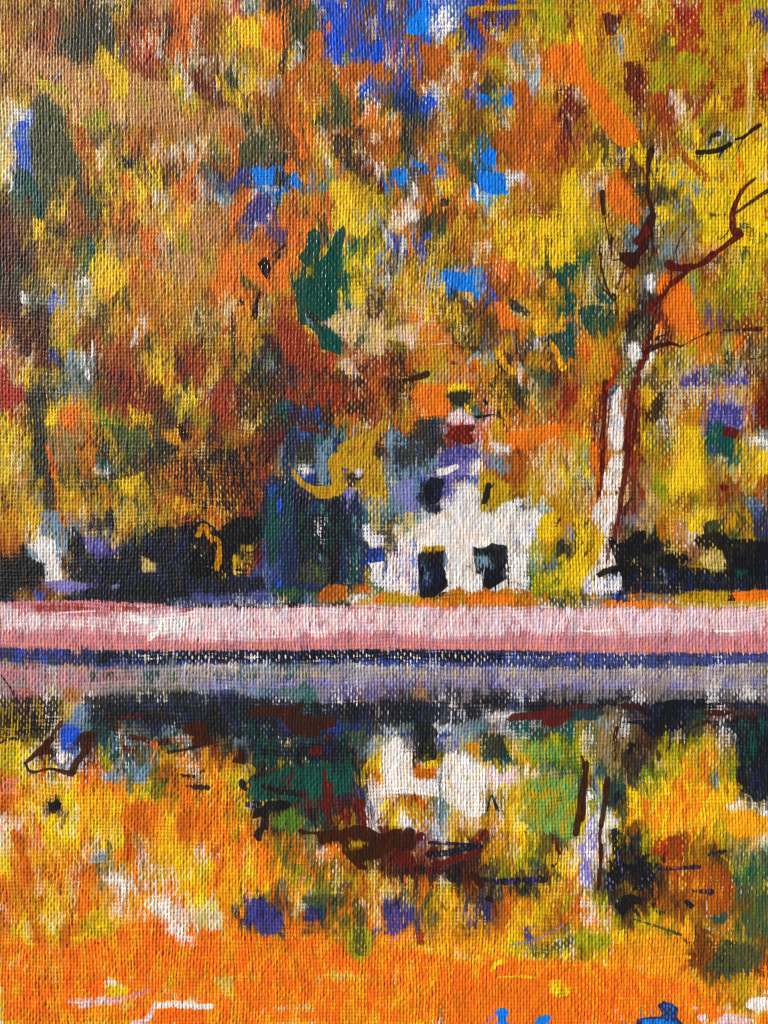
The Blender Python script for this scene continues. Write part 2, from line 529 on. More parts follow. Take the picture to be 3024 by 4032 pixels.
FEAT = """
@woods
t 3 0
p yl .46 1050,0 1659,0 1659,1106 1150,1106
p ya .5 0,0 500,0 600,500 500,1106 100,1106
t 3 1
p Yl .55 900,200 1659,100 1659,1100 1100,1000
t 0 0
p pu .5 0,350 700,500 1500,700 1659,1106 900,1106 300,900
t 2 2
p Yl .5 900,-300 1659,-400 1659,150 1000,100
@woods
t 0 0
p gd .8 300,830 440,800 480,900 600,930 600,1120 270,1120 290,950
p Yy .75 850,440 950,440 1080,600 1130,720 1060,860 990,850 940,700 870,560
p dg .6 590,100 760,0 980,60 1060,350 1080,580 980,560 900,420 780,400 760,600 600,600
p lY .6 290,640 420,700 560,720 540,900 400,790 310,760
s Or .95 50 40 1540,-10 1600,160 1620,330 1650,400
s or .7 36 20 1580,400 1610,600 1659,700
p lg .7 770,930 950,960 940,1106 760,1106
p wB .5 110,930 260,930 280,1030 240,1106 150,1106
t 1 0
p YO .8 430,180 600,180 605,420 430,400
p yY .7 260,180 380,200 400,400 300,500 260,400
p lY .85 300,280 370,280 370,350 305,350
p OF .8 610,180 760,130 810,420 790,460 700,440 610,400
p OF .95 870,180 930,90 960,40 990,55 965,210 880,215
p OF .9 1005,95 1025,95 1050,180 1020,190
p gd .75 800,60 1110,40 1130,280 1000,330 960,400 820,300
p BN .74 1110,0 1350,0 1340,430 1290,580 1220,570 1170,420 1120,200
p OF .8 1150,200 1190,190 1195,270 1165,290
p oO .85 975,420 1010,320 1080,250 1140,300 1140,440 1060,480 990,500
p eg .8 1300,480 1350,450 1360,540 1310,570
p oy .7 860,520 1190,480 1240,700 1170,900 1090,900 900,830 860,680
s oO .9 60 50 1380,570 1370,700 1400,850 1400,1060
p ob .75 1250,580 1659,540 1659,700 1420,720 1300,780
p Bw .7 1420,730 1560,720 1570,840 1430,840
p Ow .8 1500,860 1600,860 1640,940 1580,1040 1480,1030
p dg .8 750,480 800,520 800,640 745,620
s dO .8 40 30 790,30 800,250 800,460 780,640
s oO .8 90 80 860,650 850,850 890,1106
p BN .8 1540,380 1659,360 1659,500 1560,560
p pt .7 270,950 420,940 430,1106 150,1106 200,1000
p dG .8 440,990 500,970 520,1080 440,1106
p gd .7 1200,680 1290,770 1350,840 1390,1000 1390,1106 1190,1106 1180,800
t 2 0
p CB .97 185,280 230,160 320,70 360,130 410,220 330,300 240,305
p wB .55 410,80 620,30 640,200 600,300 450,320 410,200
s yb .85 40 50 1659,60 800,80 780,130
p oy .8 750,80 830,60 850,160 750,150
s om .8 50 60 830,210 870,290 910,340 980,420
p ob .8 300,360 560,400 600,560 500,600 480,700 330,660 350,520 290,440
p ob .8 640,540 700,460 810,430 820,620 660,620
p Yy .8 920,260 970,250 940,310 915,290
p ly .8 900,500 1010,500 1050,600 930,590
p ly .85 920,800 970,780 990,850 930,860
p CN .9 820,810 910,830 900,880 830,870
p CB .95 1020,840 1100,800 1125,860 1120,920 1060,900 1015,880
p sd .6 1100,380 1200,350 1220,560 1110,520
p ly .8 1330,60 1450,0 1500,180 1490,300 1400,290 1330,180
p Oo .9 1430,400 1659,370 1659,690 1550,600 1440,640 1420,520
p or .85 1110,700 1250,700 1280,1106 1130,1106
p mR .7 1480,740 1659,720 1659,1050 1500,1000
p Bw .6 290,800 440,760 520,900 470,960 320,970
p NB .75 120,800 280,780 300,960 200,1010 130,960
t 3 0
s Of .98 120 230 0,540 60,680 180,820 250,960 330,1060 420,1160
s Of .9 60 100 0,380 30,480 50,620
p mn .9 230,120 380,100 400,190 330,310 260,310
p su .5 350,250 440,240 420,480 370,470
p mr .85 415,540 560,520 590,880 480,880 410,760
p ly .9 860,480 950,430 1000,500 970,560 870,540
p ly .8 630,540 730,540 830,680 760,760 690,800 640,780
p ly .75 900,560 1060,560 1040,700 890,690
p Rm .6 840,60 1080,60 1040,220 850,240
p Yl .9 1190,840 1240,820 1290,960 1220,960
s ul .72 40 56 1490,480 1510,760 1500,1000 1480,1106
p ro .8 1350,760 1460,730 1450,960 1360,940
p Ym .9 815,340 850,345 835,405 818,400
p Yy .9 560,250 605,240 590,280 565,275
p VN .8 1500,80 1659,70 1659,300 1600,200 1510,170
p ly .8 1060,990 1110,980 1150,1106 1050,1106
t 0 1
p gd .85 140,-10 600,-10 640,160 710,300 740,560 860,640 840,800 700,760 660,560 600,380 520,420 430,560 400,780 330,760 250,560 260,300 150,250
s Bs .8 110 90 200,-10 200,200 240,400
s GN .8 140 60 200,420 310,560 350,780
p uw .6 0,100 120,100 150,250 80,330 0,320
p or .75 630,-10 760,-10 800,280 780,360 720,320 640,160
p kd .85 1045,240 1110,225 1160,300 1150,350 1080,350
p OR .9 1040,400 1120,410 1150,520 1070,530
p YY .8 290,780 390,810 380,980 300,970
p Gd .85 740,990 850,970 850,1090 760,1100
p nd .7 1110,900 1180,840 1160,1000 1060,1060
p pt .6 960,960 1300,900 1360,1106 1000,1106
p ly .85 1530,920 1600,910 1659,1000 1659,1106 1600,1090
p pt .65 1380,-10 1659,-10 1659,80 1450,80
p or .9 805,410 860,370 880,390 840,420
p bo .6 560,600 700,560 820,900 700,960 560,900
p OR .7 1200,860 1340,880 1360,1106 1250,1080
t 1 1
p CB .98 500,350 600,330 640,380 700,320 720,350 700,490 600,500 540,470
p CB .95 845,430 900,390 920,420 900,450 940,490 920,530 850,490
p oO .85 220,-10 450,-10 470,60 420,160 380,440 360,440 350,250 300,150
p gd .85 450,60 700,30 720,240 600,300 500,330 420,300 400,160
p oO .92 340,640 400,540 470,500 520,560 500,640 430,740 380,820 330,740
p oO .92 870,540 930,560 930,760 900,900 800,880 760,780 720,720 790,600
s OF .9 40 60 870,-20 940,100 950,170 960,240
p Or .9 830,270 880,270 900,340 830,420 790,350
p VN .8 400,370 500,330 520,480 440,480 380,520 340,600 300,500
p VN .8 470,700 540,580 680,560 700,760 600,840 500,800
p YY .75 1210,470 1370,430 1400,600 1380,700 1200,700
s Or .9 28 40 1170,560 1185,760 1205,900
p kN .98 1335,820 1370,780 1385,840 1405,880 1395,895 1350,870
p Ys .8 1210,700 1500,700 1560,900 1440,960 1300,900 1210,860
p oO .9 290,940 350,960 350,1110 190,1110 240,1000
p oO .9 410,1070 480,1020 540,1060 530,1110 410,1110
p oO .88 510,900 620,900 690,1080 600,1110 520,1000
s kd .85 20 30 700,1106 760,1050 830,990
s kd .7 24 20 780,400 750,600 740,690
p oO .9 820,870 980,900 1000,1060 860,1110 810,1000
p dm .7 1210,60 1400,40 1420,440 1300,300 1220,260
p pt .6 0,700 120,740 330,820 250,1000 60,1106 0,1106
@evergreen_tree
t 1 2
p Gd .97 840,130 870,150 880,240 950,130 960,60 920,10 980,-60 1000,-200 1060,-240 1110,-200 1120,-100 1090,10 1100,50 1150,0 1200,-100 1240,-210 1310,-260 1330,-210 1300,-60 1300,20 1290,200 1240,360 1260,460 1180,560 1200,620 1250,660 1300,740 1290,860 1210,830 1110,800 1090,690 1000,600 940,600 910,480 890,330 860,230
p Ge .9 1230,-10 1300,0 1280,180 1230,160
p ds .8 930,480 1100,500 1140,640 1000,600
p ye .5 930,40 1030,60 1040,180 900,190
@woods
t 2 1
p CN .95 60,360 130,360 195,360 200,440 190,480 120,480 65,430
p CN .9 250,290 330,310 365,350 340,360 260,320
p CN .9 450,330 500,310 520,400 470,405
p CB .95 515,260 540,265 535,300 515,300
p CB .98 830,260 890,170 970,200 965,330 920,330 850,300
p CB .98 800,370 880,370 950,400 1030,390 1065,460 1070,570 960,570 880,560 820,500
p wV .6 1060,370 1190,390 1190,460 1110,500 1070,520
p dk .9 490,620 590,580 600,630 550,680 500,680
s Or .9 14 30 85,440 130,600 170,760 210,900 230,1106
p dg .75 290,800 400,760 430,880 350,960 300,900
p Bs .8 340,900 430,900 420,970 350,970
p dg .8 150,-10 230,-10 240,120 200,240 160,200
p YO .8 440,470 560,440 600,560 500,570
p Oo .9 580,350 640,350 640,400 590,400
p Yy .7 1540,500 1659,300 1659,700 1560,900 1500,760
p oo .7 950,0 1400,0 1460,300 1300,330 1100,250 960,180
p ww .55 60,690 300,700 270,820 80,880
@woods
t 3 1
p Yy .9 500,190 610,180 610,270 560,330 510,280
p Oo .93 250,460 400,480 470,580 480,680 540,800 550,850 500,820 430,780 330,720 260,600
s om .85 60 70 860,170 960,280 1060,380 1120,440
p Ys .85 770,310 850,330 940,370 860,480 800,540 770,470
p Yy .85 670,370 720,400 740,490 710,470 670,420
p Yy .85 690,690 790,690 790,800 740,810
p Yy .95 990,20 1050,20 1050,100 1035,135 1010,100
p Ys .9 1580,20 1659,0 1659,160 1600,110
p dt .7 490,320 600,360 600,560 480,600
p sG .6 890,470 1080,420 1070,600 960,590
p gd .8 1150,740 1330,730 1340,760 1160,780
p Gs .95 1400,840 1470,780 1500,860 1450,900
p sG .6 450,850 560,880 560,1080 490,1100
p YY .7 1440,620 1659,700 1659,1000 1560,900 1460,850
p Og .9 1370,240 1400,250 1440,340 1410,370
@dead_branch
t 3 1
s kd .95 46 34 1050,215 1180,205 1260,180 1330,140
s kd .95 26 40 1380,100 1450,80 1500,40 1580,-20
s kd .9 22 6 1270,190 1240,240 1225,280
s kd .85 50 20 1230,50 1180,70 1150,120
s kd .85 14 4 1440,100 1400,180 1380,230 1340,280
p kG .8 1040,200 1100,205 1100,250 1070,280 1030,260
@trunk
t 3 3
p wh .92 345,60 380,20 400,80 385,240 415,300 410,560 350,580 290,560 300,250 310,120
p pb .8 370,130 430,130 420,300 390,260
p pm .7 290,500 350,560 400,570 400,610 330,640 300,590
p wp .9 320,620 390,600 430,640 385,760 380,900 350,940 200,1000 240,780 270,680
p dk .75 380,700 420,660 415,770 385,840
p wp .88 200,1000 350,940 360,1106 350,1250 250,1320 140,1180 150,1060
p oy .6 210,900 350,920 330,980 200,990
t 3 4
p wt .75 210,-10 390,-10 370,60 350,300 330,470 200,560 60,640 20,600 120,520 220,330 260,160
p mp .8 300,90 340,100 320,300 270,470 240,440 270,200
p wB .8 60,620 180,570 290,530 390,590 410,680 290,700 200,740 60,700
s kd .6 16 16 400,0 395,110
@branch
t 3 3
s mr .97 34 44 265,-10 250,200 235,420 240,540 220,750 195,960
s mr .9 44 40 250,460 240,600 230,720
s mr .85 20 10 240,-20 215,150 200,270
s mr .8 14 10 310,-20 300,150 285,230
s mr .7 18 12 225,380 205,480 200,590
@branch
t 3 3
s mr .97 44 60 505,-30 480,120 450,400 430,560
s mr .97 54 34 450,540 430,760 400,920 370,1120 345,1250 335,1360
s mr .95 24 50 500,170 520,260 505,400 460,600
s mr .85 20 20 375,900 345,945
@branch
t 3 2
s rm .95 40 36 320,960 335,1000 300,1100 270,1140
s mr .98 70 50 600,780 580,880 560,960
s mr .95 40 40 560,900 510,1100
s mr .8 50 30 520,1060 530,1100
s mr .97 60 44 640,460 720,370 800,260 880,200 960,130
s mn .98 30 66 960,120 1100,60 1180,-10
s mn .98 80 36 800,75 860,100 960,110 1020,90
s mn .95 30 20 870,90 930,85 1000,70
s mn .9 22 16 830,100 820,200
s mn .9 26 30 730,400 740,500
s mn .8 24 18 735,490 690,570 660,660
s nm .95 20 22 680,480 660,600 655,750
s mr .95 44 60 640,660 610,780 600,880
s nm .97 60 30 610,820 700,780 800,760
s nm .95 34 10 800,750 860,765 910,780 960,750
s nm .9 10 9 960,750 1060,700 1130,670 1260,665
s nm .85 8 30 1210,615 1160,650 1130,680
s nm .95 34 8 690,720 740,690 800,672
s nm .9 14 40 1270,645 1400,640 1590,632
s nm .8 6 6 1590,632 1610,640
s nm .9 16 10 1500,890 1570,885 1659,850
s rm .8 20 10 1580,320 1620,420 1600,520 1640,520
t 3 1
s mr .98 30 60 1150,1120 1300,1010 1420,920
s mr .98 70 46 1400,900 1360,890 1350,760 1360,700
s mr .98 46 20 1360,700 1410,580 1470,500 1550,435
s nm .9 22 34 1370,740 1500,650 1659,540
s nm .85 16 6 1350,810 1310,900 1240,970
s mr .85 14 18 950,870 900,960 850,1090
@bare_tree
t 3 1
s nm .98 60 26 650,200 630,300 615,440
s nm .97 18 50 615,440 620,600 650,680 665,780
p nm .97 640,740 690,740 670,850 660,960 600,950 540,930 560,880 600,790
s mn .97 50 70 610,860 570,940 530,980
p nm .97 590,940 640,960 620,1040 560,1106 480,1106 530,1040
s nm .97 40 12 640,840 655,900 660,1106
s nm .98 50 34 225,560 230,660 240,740
s nm .9 12 12 240,740 260,850 280,960 290,1040
s nm .85 10 14 280,740 300,900 310,1106
s nm .9 40 20 310,960 300,1010
s nm .85 24 16 210,1030 205,1106
t 3 2
p nm .98 370,-30 560,-30 540,60 500,120 450,100 380,40
s mn .9 30 22 430,80 390,170 350,280
s nm .92 18 18 205,-10 220,120 260,260 310,370
s nm .92 12 16 190,180 215,270 260,310 310,380
p nm .95 310,320 370,330 350,390 310,390
s nm .9 20 10 345,380 345,520
s nm .85 10 14 310,-10 310,40 420,20
s kd .8 10 8 430,270 380,330 350,380
s kd .7 12 8 305,460 270,530 240,560
s kd .7 22 22 640,0 600,250 560,480 500,640
s kd .55 60 70 500,480 450,660 430,800
@woods
t 3 2
p ws .92 450,760 520,745 580,800 560,880 490,910 450,860
p ws .8 600,190 660,160 690,230 650,310 600,270
p OO .93 690,330 700,230 770,150 810,170 800,240 740,330
p OO .85 780,350 960,180 1000,330 990,480 930,600 800,600 760,480
p Gd .96 10,480 70,430 170,420 240,430 180,520 120,680 60,590
p Ge .92 170,330 260,330 310,370 340,400 280,430 170,400
p OO .8 1330,700 1430,700 1400,810 1370,780
p Vv .85 1290,1050 1400,1030 1500,1090 1500,1120 1300,1120
p Vv .85 930,1050 1040,990 1110,960 1110,1106 910,1106
p ly .85 950,790 1020,770 1050,860 960,860
p lY .8 1250,180 1400,110 1430,260 1300,290
p Gd .75 1280,800 1370,830 1340,1000 1290,1020
@woods
t 2 2
p CB .95 550,140 730,150 760,110 820,100 860,170 870,300 820,300 820,390 780,340 720,290 640,310 570,270
p sV .8 760,130 850,90 870,300 790,300
p ut .95 700,310 770,330 770,450 740,400 700,370
p Ow .93 960,20 1080,20 1110,170 1060,250 960,130
p OO .93 960,400 1050,400 1100,500 1150,560 1130,650 1020,600 980,500
p GN .96 1480,150 1560,50 1659,90 1659,220 1560,280 1490,220
p aY .92 1400,200 1480,200 1500,300 1490,370 1440,360 1400,330
p aY .92 1190,380 1300,380 1370,430 1360,530 1330,530 1250,470
p aY .9 1250,560 1330,560 1400,500 1410,680 1340,700 1290,640
p aY .92 1540,480 1550,560 1550,640 1500,670 1460,650 1500,560
p us .75 1060,430 1180,400 1280,510 1190,570 1140,530
p dk .85 1060,370 1130,380 1270,490 1220,530 1100,470
s ut .6 24 30 180,30 190,250 210,450 230,560
s up .5 12 16 290,60 330,280 370,480 390,740
s ph .55 10 20 430,40 480,380 510,560 540,740
p uh .84 0,640 160,600 300,580 350,540 300,640 300,740 240,820 190,740 0,720
p pt .9 430,1010 640,1040 800,1000 810,1060 680,1100 560,1080 470,1060
s hp .8 10 8 300,770 400,770 600,750
p mR .9 590,900 640,930 600,950 585,930
p kN .9 960,900 1000,890 1060,1000 1000,1030 960,980
s aY .9 30 70 1440,740 1480,820 1540,960
s aY .9 60 50 1000,850 1060,960 1130,1000
p GN .9 1560,600 1640,560 1659,900 1540,860 1520,760
s nm .95 30 60 150,1080 260,1060 370,1020
t 1 2
p uh .88 1200,540 1270,480 1290,380 1330,470 1420,420 1460,540 1480,640 1440,720 1390,800 1290,700 1190,620 1120,590
p uh .82 1530,560 1659,480 1659,860 1520,880 1500,760 1540,680
p uh .93 1270,930 1350,870 1400,940 1440,1020 1480,1030 1400,1070 1290,1010
p rb .75 890,560 1100,760 1200,850 1250,980 1100,1060 860,980 700,700 720,560
p Oa .9 210,-20 390,-20 380,60 440,300 460,340 380,380 300,260 230,160
p OO .92 410,-20 560,-20 600,140 620,220 520,220 430,130
p OO .92 700,100 740,50 850,-20 880,80 840,130 850,200 830,280 750,300 700,230
p kn .97 570,70 620,10 670,30 680,120 650,210 610,160
p kd .85 720,-20 800,-20 730,40
p kd .9 380,420 440,360 450,420 400,440
s kN .97 14 60 590,310 560,420 545,520
s kN .97 46 10 545,500 500,590 470,670
s kd .6 20 34 335,380 350,560 360,700 370,980
p kd .7 480,260 580,230 600,260 490,310
p Oa .85 640,230 720,280 700,330 640,280
p ay .7 400,440 540,500 540,680 400,720
@woods
t 0 2
p pu .9 1400,-10 1659,-10 1659,300 1600,240 1540,130 1400,120
p YY .9 820,-10 1000,20 1020,160 950,220 930,300 830,250 830,90
p YO .8 1030,60 1110,120 1110,200 1050,300 960,350 980,250
p lY .8 520,690 560,710 560,800 480,820 480,720
p NB .8 430,800 490,790 500,900 440,910
p YY .8 1330,890 1410,890 1420,1106 1340,1106
@evergreen_shrub
t 0 3
p dg .8 210,100 330,20 400,10 430,160 400,330 410,500 400,640 470,830 500,1106 380,1106 330,840 280,640 270,440 220,260
@woods
t 0 3
p Rr .8 0,60 60,-10 210,0 210,180 60,230 0,180
p YY .9 440,140 500,220 480,340 400,370 420,250
p Oa .8 500,200 680,190 650,420 560,380 500,280
p tp .85 440,390 510,330 580,380 640,480 660,600 600,660 530,720 480,680 420,520
p eG .8 780,310 940,300 960,360 880,460 800,380
p ge .85 940,370 1060,360 1180,400 1260,420 1240,600 1120,600 1000,520
s Fr .95 24 30 410,540 450,680 470,800
s aO .8 20 20 480,800 500,940 510,1080
p Gs .8 840,620 950,660 960,760 850,740
p ao .85 1400,410 1530,400 1590,500 1480,560 1440,480
p nm .95 1520,360 1570,340 1640,440 1590,520 1550,440
p dk .75 1250,520 1400,480 1560,540 1520,660 1400,740 1230,720
s dy .6 40 70 600,900 780,860 980,800 1120,790
s dy .6 50 20 1130,790 1180,720 1400,700 1530,590
p Ya .9 1010,830 1170,800 1240,760 1200,850 1140,980 1050,960
p ao .9 610,1000 700,930 720,1000 620,1060
p ao .9 850,890 900,880 960,950 900,990 840,950
p or .7 1400,760 1600,680 1659,700 1659,880 1500,860
@woods
t 1 3
p rb .8 200,-10 330,-10 360,340 280,360 210,240 150,200
p GN .85 600,400 640,200 760,100 900,60 1000,100 980,240 900,330 800,440 700,600
p BN .9 810,160 960,200 980,280 900,320 830,240
p mn .8 600,420 700,400 870,350 1000,330 1100,400 1210,370 1200,440 1050,420 880,400 700,600 600,600
p kN .8 640,900 850,790 960,940 1180,1010 1320,960 1320,1106 620,1106
p sG .75 1060,560 1200,430 1280,480 1280,620 1210,640 1220,840 1170,900 1090,870
p ws .7 890,720 960,690 1040,760 960,800
p kN .8 1330,780 1450,740 1490,800 1440,860 1340,960
p vs .7 1320,920 1400,880 1420,1106 1330,1106
p yo .85 1480,600 1570,600 1659,680 1659,960 1560,940 1450,880 1500,800
p dN .8 1560,560 1600,480 1659,420 1659,680 1590,640
p wt .75 1380,730 1430,700 1480,750 1440,800
p NB .9 1200,440 1290,480 1290,600 1210,600
@hanging_branch
t 1 3
s ya .96 30 80 840,700 900,800 980,880 1100,930 1180,930
s ya .96 110 100 1100,935 1200,930 1280,890
s ya .96 90 130 1260,900 1250,780 1230,680 1310,640
s ya .94 130 60 1280,650 1420,680 1480,600 1570,480
s ya .92 90 60 1300,560 1400,500 1560,440 1659,340
s oa .95 30 24 1240,180 1240,260 1260,350
@blue_trees
t 1 3
p kN .78 600,900 760,760 900,860 1100,1010 1320,1000 1450,900 1480,1120 1440,1500 1380,1800 640,1800 600,1300
p NG .55 560,820 700,760 900,860 1100,1010 1320,1000 1480,860 1500,1120 1480,1300 1500,1800 640,1800 600,1300 620,1100
p nb .5 380,-150 900,-200 1500,-100 1659,100 1500,300 1250,330 1050,420 800,400 560,460 380,300
s NG .7 110 90 860,420 830,700 800,1100
s kN .8 60 50 1240,1000 1230,1250 1200,1700
@woods
t 2 3
p dk .95 510,100 600,60 740,40 770,80 760,150 700,220 620,180
p Yu .85 540,0 700,0 760,30 600,60 510,90
p YG .9 690,170 740,180 760,260 700,260
s kd .97 26 16 720,270 820,285 940,265
p hw .85 560,260 650,210 760,280 790,350 660,350 590,340 540,320
p kn .95 860,130 900,150 890,200 865,190
p kd .8 960,220 1020,230 1010,300 960,280
s nk .7 30 10 1020,300 1060,400 1075,500
p Oa .82 1050,420 1250,400 1400,350 1580,350 1590,400 1400,480 1250,560 1100,560
p Oa .82 200,60 380,0 560,0 520,100 580,200 540,280 400,280 300,180
p yO .8 930,320 1020,310 1060,480 920,480
p yl .8 800,760 880,740 960,800 1080,860 1100,1106 830,1106 820,900
p ws .7 930,500 1090,550 1080,600 960,600
@blue_trees
t 1 3
s GB .7 60 40 700,900 690,1300 700,1700
s kk .75 50 60 960,1000 950,1400 960,1700
s BN .7 44 40 760,1000 765,1400 750,1750
s Gs .65 60 40 1110,1050 1100,1300 1110,1500
s kN .8 60 70 1270,1050 1260,1400 1230,1720
s qs .6 60 50 650,1300 640,1600 660,1760
s Gs .65 50 60 1400,1150 1410,1400 1420,1650
p ko .6 -300,700 200,500 560,560 600,900 560,1106 0,1106
p rn .6 760,-60 1300,-40 1500,120 1300,240 1000,200 820,180
@cottage
t 2 3
p sN .75 10,420 80,400 320,480 400,640 520,600 480,700 330,820 240,790 200,840 60,740
p dN .7 60,560 230,300 400,280 500,320 480,560 420,640 380,720 240,700 160,740 60,700
p Bs .6 240,800 350,790 340,1000 290,980
p vs .88 190,800 250,830 250,960 320,1040 300,1106 90,1106 60,900
p sG .8 80,1010 180,1020 200,1106 90,1106
p Vv .9 470,600 640,540 780,560 840,640 800,740 760,820 640,840 560,960 500,960 510,800 470,700
p vV .85 620,690 700,660 770,680 720,780 640,800
p wv .6 740,700 840,630 850,720 790,800 730,800
s ww .98 60 50 480,760 540,750 620,715
t 2 3
p wv .84 500,1000 620,920 650,860 760,870 820,930 820,1106 500,1106
p wB .86 960,1090 1060,1020 1150,990 1220,990 1180,1060 1180,1106
t 2 4
p wu .85 290,120 420,30 560,-20 820,-20 860,10 1000,-20 1200,-20 1300,-20 1370,20 1310,160 1260,260 1200,340 1130,560 1060,600 1060,290 280,290 120,300 110,230 190,190
p wB .7 1060,80 1180,120 1300,-10 1370,20 1300,180 1200,320 1100,330 1060,200
p wB .84 120,240 290,230 300,690 0,690 0,560 30,480 20,360 120,340
p ww .93 520,290 760,280 780,430 700,460 780,540 860,470 860,690 500,690 550,600 520,480
p ws .75 1060,330 1250,340 1260,560 1240,660 1060,600
p ww .84 960,640 1050,580 1200,640 1260,690 1000,740 880,690
s hP .8 20 30 100,480 120,380 190,360 200,600
s ww .98 30 30 1000,20 1050,120 1050,200
s hw .95 26 26 290,230 400,215 520,200
s ww .98 30 30 560,-20 580,40 590,110
p sk .8 510,310 560,330 540,480 520,480
p ut .8 560,360 600,360 600,480 570,520
@cottage
t 2 4
p wu .98 300,200 460,110 640,60 840,10 980,60 1030,200 1050,280 760,285 700,420 640,560 590,560 560,420 520,290 290,285
p wu .97 300,120 600,-60 640,-100 740,-100 820,-60 860,40 640,100
@doorway
t 2 4
p kN .97 290,370 330,340 520,330 510,460 530,560 550,640 500,680 430,740 310,740 300,560
p Ns .7 310,430 400,430 410,560 390,640 320,680
p yk .85 330,300 500,290 520,330 330,345
@doorway
t 2 4
p kN .97 770,300 850,320 930,270 1060,290 1065,420 1010,520 1040,590 960,640 900,680 850,660 870,540 870,450 850,540 800,530 780,420
p sk .7 790,370 900,370 930,480 870,480 840,560 800,540
p kG .9 770,300 860,330 980,330 940,380 800,360
@window
t 2 3
p kN .98 400,800 510,820 520,860 500,920 490,1000 430,1040 380,1030 350,960 360,860
@window
t 2 3
p kn .98 880,860 910,850 930,860 915,900 915,980 880,1040 840,1040 860,960
s kn .9 8 16 960,855 915,900
p kg .7 960,1030 1000,980 1000,1040 960,1050
@vane_leaf
t 2 3
p mR .99 520,450 590,380 650,355 790,350 780,400 750,420 780,500 740,520 690,520 600,490
@woods
t 3 3
p Vv .9 1150,190 1280,170 1440,190 1440,340 1400,370 1300,360 1150,320
p GN .85 1100,290 1300,350 1370,500 1350,680 1310,700 1260,630 1160,600 1130,450
p Vv .8 890,-10 1080,-10 1070,30 900,30
p mr .85 1540,150 1659,130 1659,370 1600,390 1540,330
p VG .75 1160,520 1210,500 1200,620 1150,600
@fallen_leaf
t 3 3
p mR .99 1260,440 1270,380 1320,360 1410,400 1380,480 1340,470
@fallen_leaf
t 3 3
p mR .99 1235,880 1260,860 1330,885 1290,935 1270,940
@woods
t 3 3
p nd .8 650,130 700,70 780,60 760,160 700,330 600,350 540,260
p YY .7 930,350 1080,380 1090,600 1100,900 940,960 860,900 930,640
p ww .85 1520,450 1640,470 1659,520 1500,520
p uw .85 1250,630 1310,640 1300,680 1260,660
p Od .7 130,500 210,560 200,860 160,1040
@shrub
t 0 4
p kd .88 -20,380 100,370 170,330 160,290 200,265 230,300 300,400 370,430 380,560 330,640 270,720 200,650 100,720 60,750 -20,760
@tree_stump
t 0 4
p st .8 350,0 500,0 580,180 600,400 540,360 500,240 400,200 350,200
p ww .9 250,280 380,210 480,250 500,380 520,480 540,590 480,600 400,600 400,440 310,430 260,350
p st .7 240,300 330,360 380,430 320,420 260,380
p nm .9 530,390 570,390 570,490 530,500
p vt .85 380,620 560,580 700,610 860,640 700,680 600,700 480,700 380,680
p bt .7 360,600 500,700 540,800 250,820 90,800 100,690 250,650 320,660
p BV .8 290,690 380,680 370,780 290,760
p Vv .9 690,220 830,210 900,270 980,350 980,380 870,380 760,340 720,270
p oa .85 510,0 570,-10 570,110 530,90
@dark_hedge
t 0 4
p kN .88 590,60 700,200 720,280 760,400 880,390 1000,380 1100,240 1250,200 1370,120 1500,150 1620,90 1659,80 1659,750 1380,780 1100,780 900,790 620,790 540,740 640,690 840,650 700,610 590,580 560,490 600,400 590,200
p kN .8 700,200 600,160 650,300 720,330
p us .8 1230,390 1340,440 1340,500 1230,510
p vs .85 950,640 1030,630 1020,650 960,660
t 1 4
p kd .93 -20,80 90,60 160,110 240,140 380,40 560,40 620,200 560,300 400,280 360,560 200,560 -20,560
p kN .8 -20,560 620,560 640,660 500,720 -20,700
s ob .7 60 50 200,-20 220,60 230,130
s ab .75 44 44 50,200 100,120 160,220 180,240
s ab .7 50 30 180,240 230,250 230,400 220,500
p ys .8 440,290 520,290 510,340 440,340
s yu .85 30 26 370,380 370,530
s kk .9 12 10 480,350 580,340
s kk .9 8 14 510,390 560,375 630,350
s kk .9 26 10 390,500 530,505
s kk .9 16 8 410,540 530,540
s ow .8 22 18 430,470 490,480 490,540
@blue_trees
t 1 4
p GN .75 600,0 800,0 820,560 700,580 640,400 620,200
s NG .75 110 90 830,-10 810,300 790,560
p qB .75 640,440 760,420 770,580 640,580 610,500
p kG .8 900,0 1340,0 1380,240 1280,260 1200,400 1000,320 900,300
p ws .46 1060,60 1140,70 1120,240 1060,200
p gk .6 960,400 1160,400 1180,560 1120,620 960,640 880,580
s kn .9 60 50 1240,330 1220,450 1200,600
p Ge .8 800,640 960,660 1000,740 940,780 800,750 640,680
p mn .7 520,240 620,260 600,450 560,480 540,400
p NB .8 1460,320 1659,300 1659,440 1520,480 1460,560
p wB .85 1480,120 1540,100 1570,180 1659,200 1659,290 1560,310 1490,240
p ww .93 1520,440 1659,430 1659,660 1580,640 1530,560 1560,500
p Gw .85 1340,490 1410,560 1400,620 1330,610
@shore_grass
t 1 4
p qV .75 20,690 200,720 620,690 780,740 700,780 400,780 40,790
p kd .8 20,790 700,790 820,760 1040,800 1350,780 1400,830 900,830 300,850 20,860
p oa .9 1060,800 1100,700 1180,620 1360,640 1340,740 1180,790 1090,760
p oO .9 1380,640 1520,610 1560,690 1420,710
p ws .8 1370,720 1480,700 1540,760 1400,780
p yu .85 1440,750 1570,740 1570,810 1440,810
p OF .9 1560,760 1659,680 1659,790 1560,800
t 2 4
p ya .85 -10,690 220,710 320,740 360,800 240,850 -10,850
p oy .88 500,720 640,640 760,700 860,650 960,690 1060,640 1240,680 1420,690 1420,820 1100,850 820,850 600,850 500,800
p OF .93 250,780 320,760 400,770 540,770 580,850 260,850
p OF .88 700,730 880,690 1130,730 1120,790 860,820 700,800
p gy .8 1410,730 1659,720 1659,840 1440,830
t 3 4
